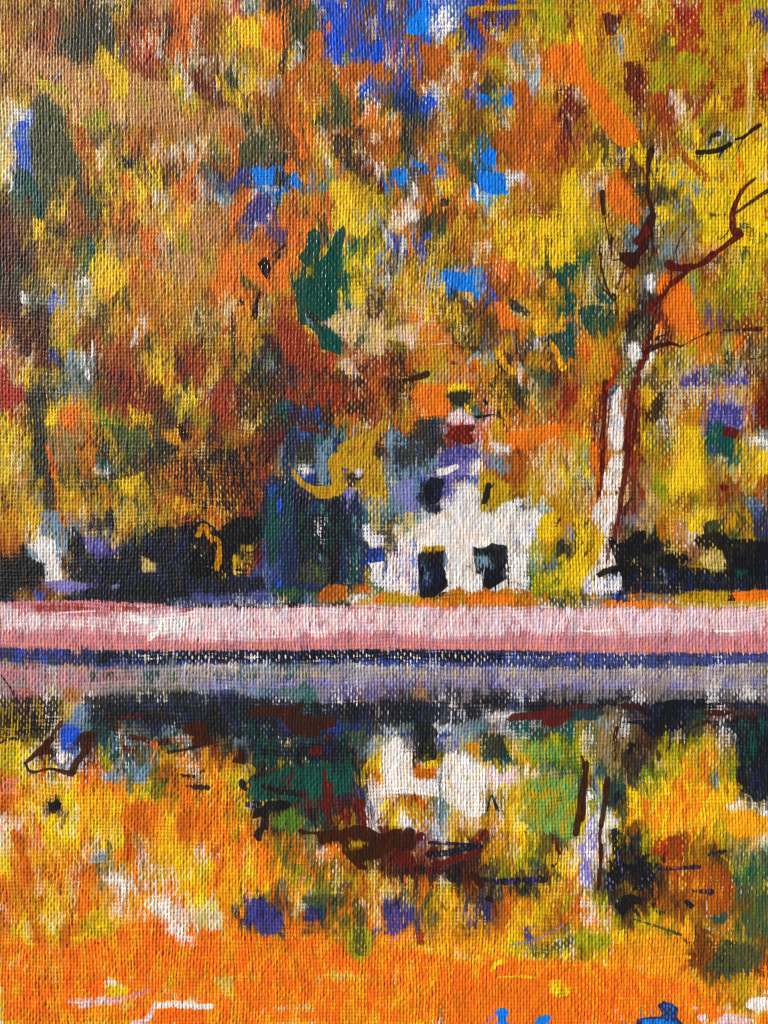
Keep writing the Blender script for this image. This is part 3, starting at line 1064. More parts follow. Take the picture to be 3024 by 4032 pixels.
p OF .93 200,790 300,760 480,780 560,760 760,790 900,800 900,870 770,870 720,830 420,830 420,870 340,870 340,820 220,820
p yo .85 860,740 1000,680 1330,680 1320,790 1100,800 900,780
p OF .97 1350,700 1440,680 1659,670 1659,780 1460,780 1370,760
p kd .95 1310,760 1340,735 1375,745 1370,780 1330,790
s yu .8 50 60 900,810 1250,800 1659,800
@shrub
t 3 4
p kd .95 275,230 310,220 380,260 470,210 500,160 600,155 610,200 600,280 650,250 720,250 740,330 700,340 620,375 570,340 560,460 620,460 640,520 500,600 400,580 360,470 300,330
p kd .97 170,540 230,490 330,460 400,460 390,510 290,530 200,570
p kd .95 660,410 740,380 860,350 890,335 930,360 1000,405 920,450 900,500 820,520 740,490 690,440
p kN .86 400,560 560,470 740,470 880,500 1080,470 1200,520 1360,500 1659,380 1659,670 1340,680 1050,680 900,700 720,710 560,700 420,710 220,730 260,690 400,680
p uk .85 490,400 510,395 520,450 490,450
p ks .7 720,500 770,510 780,620 700,610
@shrub
t 3 4
p kd .95 1020,240 1080,200 1110,190 1090,120 1140,80 1230,70 1250,120 1330,240 1500,230 1659,260 1659,560 1300,560 1270,500 1290,440 1260,330 1190,320 1100,330 1070,330
p gk .8 1110,90 1300,50 1290,180 1130,180
p ul .8 1110,340 1190,320 1250,350 1290,440 1260,500 1200,510 1120,460 1060,420
p GN .8 1380,510 1480,490 1500,560 1390,560
@woods
t 3 4
p YY .85 -10,60 100,40 80,300 60,560 -10,600
p YY .8 940,20 1080,0 1080,180 960,160
p gk .9 30,110 110,50 140,10 120,90 60,130
p kg .85 60,370 100,310 90,360 70,385
p pw .7 840,60 940,60 960,320 840,330
t 2 4
p Ya .9 1370,20 1480,0 1520,160 1480,240 1400,260 1330,240 1310,160
p Yy .9 1440,680 1520,600 1600,500 1620,400 1659,360 1659,640 1560,650
p kg .9 1470,80 1520,40 1530,70 1480,150
p lY .85 1280,560 1500,470 1570,500 1480,640 1400,700 1270,690
@path
t 0 5
p PR .93 0,-320 250,-340 640,-340 820,-350 980,-330 1380,-310 1500,-280 1659,-280 3318,-290 4977,-275 6636,-270 6636,110 5400,115 4400,90 3318,80 2500,90 1659,90 850,85 480,75 300,65 100,62 -10,62
p hw .62 -10,-320 200,-260 700,-200 1200,-300 1600,-290 3318,-300 6636,-280 6636,-100 4600,-60 3800,-10 3318,-60 2500,-10 1659,20 600,-100 0,-60
p KP .5 -10,0 1000,20 1659,20 3318,20 4400,30 5600,40 6636,40 6636,110 3318,82 1659,90 300,65 -10,62
p Rr .6 250,-340 640,-340 1000,-330 1450,-290 1200,-230 700,-220 300,-230
s ww .8 60 40 1150,-190 1400,-130 1300,-20
p wh .8 1200,-180 1659,-220 1980,-280 1990,-220 1659,-120 1400,-40 1350,-120
p hw .85 1660,-270 2300,-270 2700,-280 2700,-180 2000,-110 1700,-150
p hh .65 3700,-230 4600,-180 5400,-240 6200,-230 6636,-240 6636,-60 5200,-40 4200,-60
s ww .9 20 16 5000,-90 5100,-75 5280,-90
s ww .85 24 10 6180,-80 6340,-80
s hw .9 14 12 460,-220 600,-240 820,-250
p kN .97 3660,-130 3680,-125 3685,-115 3662,-118
@shadow_band
t 0 5
p NB .86 -10,62 300,65 480,75 850,85 1659,90 3318,80 4400,90 5400,115 6636,110 6636,190 5900,240 4977,250 4300,240 3318,220 2600,210 1659,210 900,230 500,220 200,210 0,180
p kN .86 850,90 1659,95 3318,85 4000,95 4400,120 4400,200 3318,180 2600,190 1659,190 850,200
p ww .38 1100,100 1659,100 3318,90 4800,120 5600,140 5600,200 4000,200 2400,190 1300,200 1100,150
p qk .55 4300,150 5100,120 6636,120 6636,190 5900,240 4977,250 4300,230
@water
t 0 7
p FZ .6 -10,330 600,420 1300,180 2400,330 3318,420 4000,520 5200,560 6000,760 6400,1106 -10,1106
t 0 6
@water
t 0 5
p xV .62 -10,200 900,240 2600,220 4300,260 6636,220 6636,430 5000,420 3318,380 1659,400 700,400 -10,430
p xu .5 1659,230 6636,240 6636,330 3318,330 1659,330
@water
t 0 5
p vx .5 1659,330 4400,340 6636,330 6636,400 5000,440 3318,400 1659,440
p Px .5 -10,200 500,220 1100,260 1200,360 500,400 -10,420
p GE .42 700,240 2700,240 2700,380 700,400
p sx .45 1500,220 3318,230 4400,230 4300,300 1500,300
@shore_reflection
t 0 5
p kN .72 700,470 1100,460 1659,430 2000,450 2400,500 2900,520 3318,500 4000,520 4300,480 5000,500 5600,520 6636,520 6636,600 5000,600 4300,620 4000,740 3318,760 2900,820 2400,900 1900,860 1500,760 1000,700 700,720
p kN .75 2200,900 2600,880 3000,860 3100,1000 2900,1080 2500,1060 2250,1000
p NB .7 2300,640 2900,660 3400,780 4000,800 4000,840 3300,830 2500,780
p ky .7 -10,480 480,470 560,520 500,700 440,800 200,860 0,880
@submerged_branch
t 1 5
p nm .97 455,640 500,600 600,580 700,570 900,575 920,540 950,535 940,580 920,630 960,650 1100,660 1260,660 1260,690 1230,750 1120,780 1110,830 1040,835 900,810 820,760 780,700 760,650 600,660 480,660
p mn .97 1000,950 1060,910 1120,920 1130,960 1100,990 1040,990
@submerged_branch
t 0 5
p nm .96 1580,760 1620,720 1659,700 1760,710 1800,760 1790,830 1880,880 1840,910 1760,920 1659,950 1640,940 1680,890 1659,850 1620,810
p nm .96 2040,1000 2080,960 2120,970 2130,1060 2080,1070 2000,1050
s km .75 60 50 900,640 1100,660 1420,640
s nm .8 40 60 1080,830 1200,850 1350,880 1450,880
p nm .92 600,860 660,810 780,780 860,820 780,860 770,960 700,1020 680,960 640,900
p nm .7 1020,900 1220,900 1200,960 1080,980
s kd .7 30 20 1450,970 1620,940 1700,920
s ok .8 20 20 1480,860 1659,840
@branch_loop
t 0 5
s nm .96 60 30 440,860 380,920 280,1010 220,1060
s nm .95 26 20 220,1060 250,1120 300,1140 400,1115 480,1115
p nm .96 400,880 450,860 440,930 480,970 460,990 370,990 300,1010
s nm .95 26 60 480,1115 560,1140 620,1150
s nm .96 70 46 630,1130 660,1060 700,1010 760,940
s kd .9 20 26 0,890 60,860 140,850 200,870
s nm .9 8 26 10,300 60,370 100,420 120,470
s nm .8 50 40 440,860 470,800 530,720
@water
t 0 5
p BN .85 540,740 660,720 700,780 640,880 620,980 520,980 510,880
p sB .7 620,570 760,560 780,680 700,740 600,720
p wB .8 460,980 560,960 640,1000 600,1060 500,1060
p oF .85 1300,880 1350,870 1380,940 1370,990 1330,960
t 0 6
p KR .85 50,100 160,80 160,220 60,230
p zR .8 40,230 120,230 100,350 10,400 0,260
p kn .98 415,290 450,300 500,255 520,290 540,300 520,350 490,370 480,390 450,395 430,350
p sw .75 870,30 1060,30 1060,90 900,130
p sG .85 1120,0 1270,0 1250,110 1200,130 1150,80
p lY .9 1170,190 1250,190 1240,270 1170,260
p eo .7 1270,180 1400,140 1380,280 1280,290
p Yy .9 600,170 660,180 640,250 600,250
p zo .88 1050,400 1110,290 1250,280 1280,340 1290,560 1240,570 1170,520 1060,510
s zR .88 60 70 1100,520 1110,660 1100,780
p zo .8 1540,380 1659,350 1659,600 1540,640
s zo .85 60 80 120,560 190,700 220,840 230,980
p sg .8 790,760 930,740 920,790 800,820
p wZ .5 900,960 1160,920 1120,1010 1000,1040
p kn .8 1450,30 1500,30 1530,60 1470,65
p kn .8 1380,80 1450,90 1440,130 1390,120
p kn .9 1600,150 1659,140 1659,180 1620,175
p kn .9 1560,50 1650,50 1640,80 1580,75
s zF .9 6 6 480,800 560,760 640,730
t 1 6
s kn .85 30 26 10,70 60,50 110,10
s kn .85 40 40 0,160 70,165 140,170
@rock_reflection
t 1 6
p Gk .86 480,100 560,60 700,40 900,-20 1100,-60 1380,-20 1390,200 1200,260 1000,260 860,300 700,280 560,290 460,260 470,180
p kN .98 400,110 430,85 470,120 475,180 490,205 440,190 405,150
p kd .97 520,440 540,340 600,340 640,290 760,270 850,290 860,330 820,360 700,380 670,400 660,540 630,530 610,580 600,630 570,635 530,580 545,540 590,500 600,420
p kv .9 450,290 600,280 600,320 530,360 450,330
s km .85 50 60 630,160 760,200 960,220
p kn .8 500,40 640,40 620,90 540,100
p mk .9 860,30 880,40 840,190 790,180
p mk .9 780,80 800,60 810,120 780,150
p eg .75 680,390 880,340 980,440 930,560 760,540 690,500
p GN .8 970,460 1060,470 1060,520 980,510
p mR .95 1130,10 1155,10 1165,110 1230,130 1230,220 1200,380 1250,540 1210,520 1180,420 1120,370 1130,230
p mr .9 1290,360 1340,335 1370,400 1370,470 1280,440
@submerged_branch
t 1 6
p mR .97 1395,320 1430,260 1500,280 1490,340 1510,500 1480,500 1440,430
p nm .97 910,535 940,525 1020,550 1200,540 1300,530 1400,490 1500,500 1600,550 1659,580 1659,770 1560,790 1500,800 1460,820 1520,850 1500,880 1440,870 1380,810 1300,720 1290,630 1180,630 1130,670 1090,630 1080,570 940,570
p yo .75 1370,620 1450,640 1510,650 1440,680 1350,700
t 2 6
p nm .96 -20,570 50,545 150,515 160,560 190,520 210,500 270,540 250,600 280,640 260,700 180,720 130,700 90,690 60,720 -20,760
p mR .95 280,580 310,555 360,560 370,600 350,630 280,630
p mR .95 380,720 400,680 460,670 470,710 440,760 390,810
p mn .93 40,780 90,740 120,700 250,730 290,840 280,900 270,970 250,900 200,860 120,830 110,900 80,915 40,890 90,870 100,820 60,800
s kV .85 30 24 390,640 520,650 820,660
s kV .85 50 60 380,745 540,730 700,690 830,680
s mr .97 50 40 480,830 600,790 720,755 830,715
p mn .97 400,825 440,790 500,800 520,830 480,870 410,850
s mR .97 46 26 875,545 840,590 815,650
s km .8 80 40 300,880 500,880 700,830
s kn .85 60 80 560,910 600,950 640,900
p nm .98 730,930 790,900 830,930 850,980 880,1010 850,1040 800,1010 770,970
s kV .85 40 60 860,965 1000,980 1200,970 1380,960
s mR .95 10 26 1450,560 1480,640 1515,735
p nm .95 1430,850 1460,820 1500,815 1470,860
p kn .8 390,940 410,930 410,1010 395,1000
@cottage_reflection
t 2 6
p wu .82 -20,-180 60,-230 150,-210 240,-120 250,0 300,100 460,100 470,250 380,240 260,220 -20,230
p wu .86 500,-40 530,-120 600,-150 720,-140 760,-60 880,0 880,380 820,430 700,410 640,380 620,330 540,300 490,240
p ws .7 120,350 240,340 240,480 160,510 120,440
p sw .8 460,260 530,250 510,600 420,620 400,520
p hw .75 900,-10 1160,-10 1140,130 980,160 880,60
p oO .85 250,-20 440,-20 450,90 330,90 250,80
s gs .85 14 14 490,-20 490,240 480,430
p kd .85 240,270 260,210 290,270 280,290
p oa .9 290,250 410,260 390,380 300,330
t 2 5
p kd .87 230,770 300,690 400,720 480,800 470,930 440,1020 350,1010 290,1030 262,1100 250,1060 240,960
p dG .84 830,760 960,780 1045,820 1040,980 960,1040 860,1050 830,980
p ao .9 700,900 820,880 830,980 780,1010 720,980
p Ya .9 350,1050 450,1040 470,1100 340,1106
s wh .97 90 120 110,880 70,960 90,1106
@grass_reflection
t 2 5
p Gx .74 1050,680 1360,680 1380,720 1560,720 1659,650 1659,780 1300,800 1050,790
p Ey .7 1170,880 1380,880 1540,920 1659,1000 1500,1030 1280,1040 1200,980
t 2 6
p Ey .66 1180,100 1400,60 1659,70 1659,620 1520,600 1280,560 1200,420 1240,330 1190,200
p yG .6 1240,180 1500,190 1500,260 1240,260
s kG .9 12 30 890,390 900,320 930,240 960,310 980,360
@submerged_branch
t 2 5
p mn .97 1060,690 1100,640 1180,625 1300,620 1400,610 1420,560 1460,590 1590,605 1580,690 1520,740 1440,750 1370,730 1360,690 1200,690 1090,705
p mn .9 1600,575 1659,550 1800,545 1820,570 1760,570 1720,600
t 3 5
s nm .96 30 60 400,560 520,580 620,630
s nm .96 70 30 600,610 660,650 710,700
p nm .95 1060,640 1140,600 1200,605 1360,610 1350,640 1250,660 1120,650
p nm .95 980,770 1080,700 1170,680 1170,720 1050,745
s nm .93 30 50 1360,660 1450,670 1580,665
@shore_reflection
t 3 5
p kN .93 560,600 700,540 850,510 1000,515 1130,500 1200,580 1140,600 940,600 940,760 760,830 640,850 540,730 400,710 560,690 660,690
p kG .88 1180,700 1659,650 1659,1106 1420,1106 1400,900 1340,760 1180,760
p kn .85 340,500 480,480 520,500 400,520
p kd .85 1080,510 1150,490 1140,520
t 3 6
p kN .9 1380,-20 1659,-20 1659,260 1560,300 1500,240 1400,180 1370,60
@birch_reflection
t 3 6
p wv .9 30,220 70,195 140,220 175,285 130,270 90,280 60,250
s ww .9 18 26 90,270 100,340 110,440
p vw .82 70,520 110,440 160,400 170,520 190,620 170,720 140,780 140,1020 40,1020 30,860 60,800 40,740 10,660 50,640
@branch_reflection
t 3 6
s nm .97 50 60 90,-40 75,100 45,220 30,380 0,560
s nm .95 30 46 80,60 70,280 50,440
s nm .95 26 26 50,-100 65,-20 60,60
@branch_reflection
t 3 6
s nm .98 50 46 270,100 260,220 235,380 215,500
s nm .98 30 34 215,500 205,600 215,760 205,900 190,1040
p nm .97 190,690 210,640 235,660 230,730 200,735
s nm .9 26 20 240,150 250,260
@shrub_reflection
t 3 6
p kv .93 300,530 370,510 380,560 350,600 380,720 380,790 420,820 560,850 640,870 690,900 660,1000 590,1060 480,1060 520,960 440,900 370,960 340,1060 300,1060 250,980 290,860 260,810 320,780 310,640
p kd .9 510,760 600,740 660,730 600,800 680,830 730,790 720,830 640,900 520,850
t 3 7
p kn .95 320,90 380,0 470,-20 560,10 570,80 500,70 440,140 400,195 360,130
p kn .9 640,60 690,50 680,110 740,130 780,110 770,150 720,160 660,120
p kN .93 920,40 960,30 1020,80 990,110 950,80
t 3 6
s kV .85 30 40 700,870 900,860 1060,850
s kV .85 34 40 1150,740 1290,715
s kn .8 30 20 900,700 910,800
s kV .8 30 50 1010,1060 1170,1070
p kn .9 400,710 430,650 480,635 500,720 440,700
p or .8 700,800 900,780 920,850 760,870
@water
t 3 5
s nk .95 46 20 350,760 325,880 330,960
s nk .9 14 12 330,900 340,1040
p kn .95 465,880 530,880 520,930 440,1000
p ts .75 180,640 380,620 340,760 340,1106 160,1106
t 3 6
p rb .8 640,600 950,570 980,700 900,800 700,790 640,720
p ZZ .8 1290,400 1500,360 1659,420 1659,580 1400,600 1290,560
p Gl .8 1400,660 1490,640 1480,860 1420,900
p wv .85 1300,320 1400,280 1420,310 1320,370
p ws .9 1580,400 1620,370 1659,380 1659,410
p OO .7 560,240 660,300 640,480 540,420
p YO .7 440,160 560,180 560,420 440,480
t 0 7
p yY .88 740,150 870,130 1000,240 980,340 860,360 760,320 680,280
p uY .8 190,210 250,220 290,400 290,450 230,400
p wZ .5 1220,60 1340,20 1420,0 1540,20 1510,160 1560,240 1659,120 1659,420 1580,400 1460,340 1420,180 1340,160 1310,110 1230,100
p uZ .5 1210,220 1320,230 1310,320 1240,280
p Yu .75 910,760 980,720 1120,800 1090,850 920,860
p wh .7 900,700 940,710 1060,770 960,760 920,780
p hw .75 580,900 700,890 860,880 1060,880 1150,850 1060,910 860,930 680,960
p Pw .7 1150,840 1280,800 1300,830 1160,860
s hw .8 36 50 1330,960 1280,1050 1150,1106
s ww .75 50 50 1350,940 1500,930 1700,950 1830,950
p Fz .8 740,760 890,680 900,820 800,860
p FO .8 1360,980 1659,980 1659,1106 1340,1106
p nk .95 845,400 858,405 850,415
p nk .95 490,720 502,715 498,728
t 1 7
p VN .8 460,0 560,20 720,80 800,240 740,320 600,350 560,270 480,200
p NV .6 940,80 1100,90 1160,140 1060,280 1030,290 940,200
p NV .5 720,120 900,170 880,200 740,160
p gk .8 950,-10 1340,-10 1300,100 1130,60 950,80
p lg .93 1350,290 1430,250 1500,260 1550,330 1560,470 1460,575 1360,500 1330,430
p uw .7 20,180 100,120 240,190 260,280 120,300 20,240
p uY .75 130,690 350,690 370,800 370,900 300,880 240,780
p uY .7 1200,640 1400,660 1490,720 1240,730 1190,680
p uw .7 700,960 1000,930 1040,980 820,980
s kn .9 4 4 690,60 760,200 830,290 910,380
s gb .75 90 110 1430,60 1440,300 1460,460
@water
t 2 7
p OF .9 860,660 1000,630 1200,650 1400,690 1659,650 1659,760 1500,820 1659,880 1659,1106 560,1106 550,850 700,820 860,820
p Yf .9 1420,740 1540,700 1600,840 1500,880 1440,820
s YY .97 30 40 925,640 970,580 1025,560
s YF .85 10 30 990,700 1150,690 1300,700
p uV .75 630,480 760,480 750,530 660,520
s vV .9 10 10 1095,420 1280,385 1400,330 1550,250
p Vb .8 1190,280 1250,240 1290,370 1210,370
p VN .65 -10,20 250,0 290,200 260,260 150,320 100,350 -10,350
p rV .6 180,260 370,250 360,420 300,450 240,400
p NV .6 800,30 880,60 940,30 940,200 860,320 810,160
p kn .98 870,20 900,-10 940,20 940,50 900,45 880,40
p gl .6 1230,470 1400,400 1659,330 1659,430 1500,500 1300,560
t 3 7
p lg .8 -10,290 150,330 300,340 300,420 -10,440
p bn .85 980,360 1200,350 1250,420 1200,560 1150,620 1040,640 1000,580
p gk .93 1240,370 1420,380 1600,480 1600,560 1570,640 1400,670 1250,665 1110,620 1200,500
p nb .85 930,370 1010,380 1000,440 940,420
p Gd .8 1160,180 1350,110 1300,240 1180,240
s gk .8 16 30 500,200 700,260 900,330
p af .85 740,170 830,200 800,290 750,260
s nb .9 5 5 610,370 680,480 710,550
s Zu .8 20 20 580,540 800,525 980,525
p yo .75 1330,680 1540,700 1540,860 1460,960 1350,900
@sky_dab
t 2 7
p CG .95 940,1010 1000,960 1040,960 1075,1000 1050,1060 1070,1106 990,1106 980,1030
p CN .97 1300,1106 1330,1040 1400,1025 1435,1030 1430,1070 1390,1110
p CG .6 880,1060 920,1040 910,1090 890,1090
@sky_dab
t 3 7
p NC .97 700,940 760,905 830,930 885,970 870,1040 930,1106 510,1106 530,1060 640,1040 720,1040 740,1010
p CB .85 560,1070 760,1060 860,1080 880,1110 560,1110
@sky_dab
t 3 7
p ww .93 1470,920 1510,880 1659,870 1659,980 1560,1000 1500,970 1440,965
p hw .85 1220,1050 1320,1010 1450,1050 1560,1090 1220,1106
p hw .93 1010,950 1050,945 1040,980 1010,975
p hw .9 1040,1040 1110,1010 1135,1040 1130,1090 1090,1090
"""
K = 4.3e-5                       # metres per unit of the layout (about 13 cm of canvas is in view)
ZC = 1.45                        # height of the middle of the view above the floor
feats, groups = parse(FEAT)
MAP = load_map(CELLS)

# ---- who owns which dab -----------------------------------------------------
# part key -> (object name, parent key, label)
PARTS = {}
order = []
def part(key, name, parent=None, label=None):
    if key not in PARTS:
        PARTS[key] = [name, parent, label, []]; order.append(key)
    return key
part('woods', 'autumn_woods', None, 'tall woods of orange, mustard, yellow and brown dabs filling the upper half')
part('path', 'path', None, 'pink and white level band of bank running across below the cottage')
part('band', 'bank_shadow', None, 'narrow navy and violet band under the pink bank')
part('pond', 'pond', None, 'pond of orange and yellow reflections filling the lower third')
LAB = {
 'evergreen_tree': ('evergreen_tree', None, 'dark green forked tree between yellow and orange foliage'),
 'evergreen_shrub': ('tree_trunk', None, 'dark olive trunk standing left of the brown arching bough'),
 'dead_branch': ('twig', 'woods', 'thin blackish forked twig near the upper right edge'),
 'bare_tree': ('bare_tree', None, 'leafless dark brown twiggy tree above the white birch trunk'),
 'hanging_branch': ('hanging_branch', None, 'mustard yellow curved bough hanging over the dark blue gap'),
 'cottage': ('cottage', None, 'white cottage with two dark doorways on orange grass'),
 'doorway': ('doorway', 'cottage', None), 'window': ('window', 'cottage', None),
 'vane_leaf': ('leaf', None, 'large dark red leaf above the cottage roof'),
 'fallen_leaf': ('leaf', None, None),
 'dark_hedge': ('hedge', None, 'long black and navy hedge on the left behind the pink bank'),
 'blue_trees': ('blue_trees', None, 'blue and teal tree shade left of the cottage'),
 'shore_grass': ('shore_grass', None, 'orange and ochre strip of grass along the far bank'),
 'tree_stump': ('pale_trunk', None, 'pale blue and white lower trunk at the left edge of the hedge'),
 'branch_loop': ('drooping_twig', 'pond', 'dark brown looping twig at the left of the water'),
 'rock_reflection': ('rock_reflection', 'pond', 'teal and black mass left of the white reflection'),
 'cottage_reflection': ('cottage_reflection', 'pond', 'white mirrored cottage walls in the water'),
 'grass_reflection': ('grass_reflection', 'pond', 'green patch in the water right of the white reflection'),
 'shore_reflection': ('shore_reflection', 'pond', 'navy and black shade at the right of the water'),
 'birch_reflection': ('birch_reflection', 'pond', 'pale lilac mirrored trunk low on the right'),
 'shrub_reflection': ('shrub_reflection', 'pond', 'dark violet brown mirrored shrub at the lower right'),
}
fkey = []
cnt = {}
for n, f in enumerate(feats):
    g = groups[f[6]]; a = CH[f[1]]; load = f[3]; k = None
    if g == 'woods':
        if f[0] == 'p' and a in 'CB' and load >= .9 and f[5][:, 1].mean() < 1500:
            k = part('sky%d' % n, 'sky_gap', 'woods', 'bright blue gap of sky between the leaves')
        elif load >= .92: k = part('dab%d' % n, 'foliage_dab' if a not in 'knmd' else 'shade_dab', 'woods')
        else: k = 'woods'
    elif g == 'water': k = 'pond'
    elif g == 'path': k = 'path'
    elif g == 'shadow_band': k = 'band'
    elif g == 'trunk':
        k = part('birch', 'birch_tree', None, 'slender birch with a white trunk and dark red side stems')
    elif g == 'branch':
        part('birch', 'birch_tree', None, 'slender birch with a white trunk and dark red side stems')
        k = part('br%d' % f[6], 'branch', 'birch')
    elif g == 'branch_reflection': k = part('brr%d' % f[6], 'branch_reflection', 'pond')
    elif g == 'submerged_branch': k = part('sub%d' % f[6], 'floating_branch', 'pond')
    elif g == 'sky_dab':
        k = part('skyd%d' % f[6], 'sky_reflection', 'pond')
    elif g == 'shrub':
        k = part('shr%d' % f[6], 'shrub', None, ['black leafy shrub at the left edge beside the pale trunk',
             'black twiggy shrub at the foot of the birch', 'black rounded shrub at the right edge'][min(2, cnt.setdefault('s', {}).setdefault(f[6], len(cnt['s'])))])
    else:
        nm, par, lab = LAB[g]
        kk = g if g not in ('doorway', 'window', 'fallen_leaf') else '%s%d' % (g, f[6])
        if g == 'fallen_leaf':
            lab = ['squarish dark red leaf beside the violet and green dabs', 'small dark red leaf on the yellow woods at the right'][len([q for q in order if q.startswith('fallen_leaf') and q != kk])]
        k = part(kk, nm, par, lab)
    fkey.append(k)
    if g in ('woods', 'water') and a not in 'nmkCRd' and f[3] > .84:
        feats[n] = f[:3]+(f[3]-.07,)+f[4:]
kidx = {k: i for i, k in enumerate(order)}
feats = [f[:6]+(f[6], kidx[k]) for f, k in zip(feats, fkey)]

# ---- base ownership of the ground layer --------------------------------------
def base_owner(X, Y):
    o = np.full(X.shape, kidx['woods'], np.int16)
    wob = 10*(vn(X/90, Y/90, 2)-.5)
    o[Y+wob > 2385] = kidx['shore_grass'] if False else kidx['path']
    o[Y+wob > 2562] = kidx['band']
    o[Y+wob > 2622] = kidx['pond']
    return o

# ---- material ----------------------------------------------------------------
def paint_material():
    m = bpy.data.materials.new('oil_paint'); m.use_nodes = True
    nt = m.node_tree; N = nt.nodes; L = nt.links; N.clear()
    out = N.new('ShaderNodeOutputMaterial'); b = N.new('ShaderNodeBsdfPrincipled')
    L.new(b.outputs[0], out.inputs[0])
    at = N.new('ShaderNodeAttribute'); at.attribute_name = 'pigment'
    gl = N.new('ShaderNodeAttribute'); gl.attribute_name = 'gloss'
    tc = N.new('ShaderNodeTexCoord')
    mp = N.new('ShaderNodeMapping'); mp.inputs['Scale'].default_value = (1, 1, .45)
    L.new(tc.outputs['Object'], mp.inputs[0])
    n1 = N.new('ShaderNodeTexNoise'); n1.inputs['Scale'].default_value = 5200; n1.inputs['Detail'].default_value = 3
    L.new(mp.outputs[0], n1.inputs['Vector'])
    mr = N.new('ShaderNodeMapRange'); mr.inputs['To Min'].default_value = .82; mr.inputs['To Max'].default_value = 1.18
    L.new(n1.outputs[0], mr.inputs[0])
    mx = N.new('ShaderNodeVectorMath'); mx.operation = 'SCALE'
    L.new(at.outputs['Color'], mx.inputs[0]); L.new(mr.outputs[0], mx.inputs['Scale'])
    L.new(mx.outputs[0], b.inputs['Base Color'])
    L.new(gl.outputs['Fac'], b.inputs['Roughness'])
    b.inputs['Specular IOR Level'].default_value = .26
    bp = N.new('ShaderNodeBump'); bp.inputs['Strength'].default_value = .35; bp.inputs['Distance'].default_value = .00004
    n2 = N.new('ShaderNodeTexNoise'); n2.inputs['Scale'].default_value = 7000; n2.inputs['Detail'].default_value = 2
    L.new(tc.outputs['Object'], n2.inputs['Vector'])
    L.new(n2.outputs[0], bp.inputs['Height']); L.new(bp.outputs[0], b.inputs['Normal'])
    return m
MAT = paint_material()
def plain(name, c, rough=.9, scale=60):
    m = bpy.data.materials.new(name); m.use_nodes = True
    N = m.node_tree.nodes; b = N['Principled BSDF']; L = m.node_tree.links
    n = N.new('ShaderNodeTexNoise'); n.inputs['Scale'].default_value = scale; n.inputs['Detail'].default_value = 6
    r = N.new('ShaderNodeValToRGB')
    r.color_ramp.elements[0].color = (*[q*.8 for q in c], 1); r.color_ramp.elements[1].color = (*[min(1, q*1.15) for q in c], 1)
    L.new(n.outputs[0], r.inputs[0]); L.new(r.outputs[0], b.inputs['Base Color']); b.inputs['Roughness'].default_value = rough
    return m

# ---- grids -> meshes ------------------------------------------------------------
acc = {k: [] for k in order}
def add_grid(X, Y, col, H, own, gloss, keep, dz):
    ny, nx = X.shape
    V = np.dstack([(X-1512)*K, -(H+dz)*K, (2016-Y)*K]).reshape(-1, 3).astype(np.float32)
    C = np.concatenate([col, np.ones(col.shape[:2]+(1,))], 2).reshape(-1, 4).astype(np.float32)
    G = gloss.reshape(-1).astype(np.float32)
    idx = np.arange(nx*ny).reshape(ny, nx)
    Q = np.stack([idx[:-1, :-1], idx[1:, :-1], idx[1:, 1:], idx[:-1, 1:]], -1).reshape(-1, 4)
    fo = own[:-1, :-1].reshape(-1); kp = keep[:-1, :-1].reshape(-1)
    for k in order:
        q = Q[(fo == kidx[k]) & kp]
        if not len(q): continue
        u, inv = np.unique(q.reshape(-1), return_inverse=True)
        acc[k].append((V[u], C[u], G[u], inv.reshape(-1, 4)))
ST = 3024/1344.
xa, ya, nx, ny = -63., -63., int(3150/ST), int(4158/ST)
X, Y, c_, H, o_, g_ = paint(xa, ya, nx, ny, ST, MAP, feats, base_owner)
xb, yb = float(X.max()), float(Y.max())
add_grid(X, Y, c_, H, o_, g_, np.ones(X.shape, bool), 0)
del X, Y, c_, H, o_, g_
SO = 10.
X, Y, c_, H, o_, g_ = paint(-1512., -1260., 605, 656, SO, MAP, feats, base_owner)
keep = ~((X > xa+4) & (X+SO < xb-4) & (Y > ya+4) & (Y+SO < yb-4))
add_grid(X, Y, c_, H*.8, o_, g_, keep, -1.2)
X0, X1, Y0, Y1 = X.min(), X.max(), Y.min(), Y.max()
del X, Y, c_, H, o_, g_

scene = bpy.context.scene; COL = scene.collection
root = bpy.data.objects.new('painting', None); COL.objects.link(root)
root.location = (0, 0, ZC); root.empty_display_size = .05
root['label'] = 'painted canvas of an autumn pond, white cottage and colourful woods, seen close up'
root['category'] = 'painting'
objs = {}
for k in order:
    if not acc[k]: continue
    name, par, lab, _ = PARTS[k]
    off = 0; Vs = []; Cs = []; Gs = []; Qs = []
    for V, C, G, Q in acc[k]:
        Vs.append(V); Cs.append(C); Gs.append(G); Qs.append(Q+off); off += len(V)
    V = np.concatenate(Vs); C = np.concatenate(Cs); G = np.concatenate(Gs); Q = np.concatenate(Qs)
    me = bpy.data.meshes.new(name)
    me.vertices.add(len(V)); me.vertices.foreach_set('co', V.reshape(-1))
    me.loops.add(Q.size); me.loops.foreach_set('vertex_index', Q.reshape(-1).astype(np.int32))
    me.polygons.add(len(Q)); me.polygons.foreach_set('loop_start', np.arange(0, Q.size, 4, dtype=np.int32))
    me.polygons.foreach_set('loop_total', np.full(len(Q), 4, np.int32))
    me.update(calc_edges=True)
    me.polygons.foreach_set('use_smooth', np.ones(len(Q), bool))
    a = me.color_attributes.new('pigment', 'FLOAT_COLOR', 'POINT'); a.data.foreach_set('color', C.reshape(-1))
    g = me.attributes.new('gloss', 'FLOAT', 'POINT'); g.data.foreach_set('value', G)
    me.materials.append(MAT)
    ob = bpy.data.objects.new(name, me); COL.objects.link(ob)
    objs[k] = ob
    if lab: ob['label'] = lab
acc.clear()
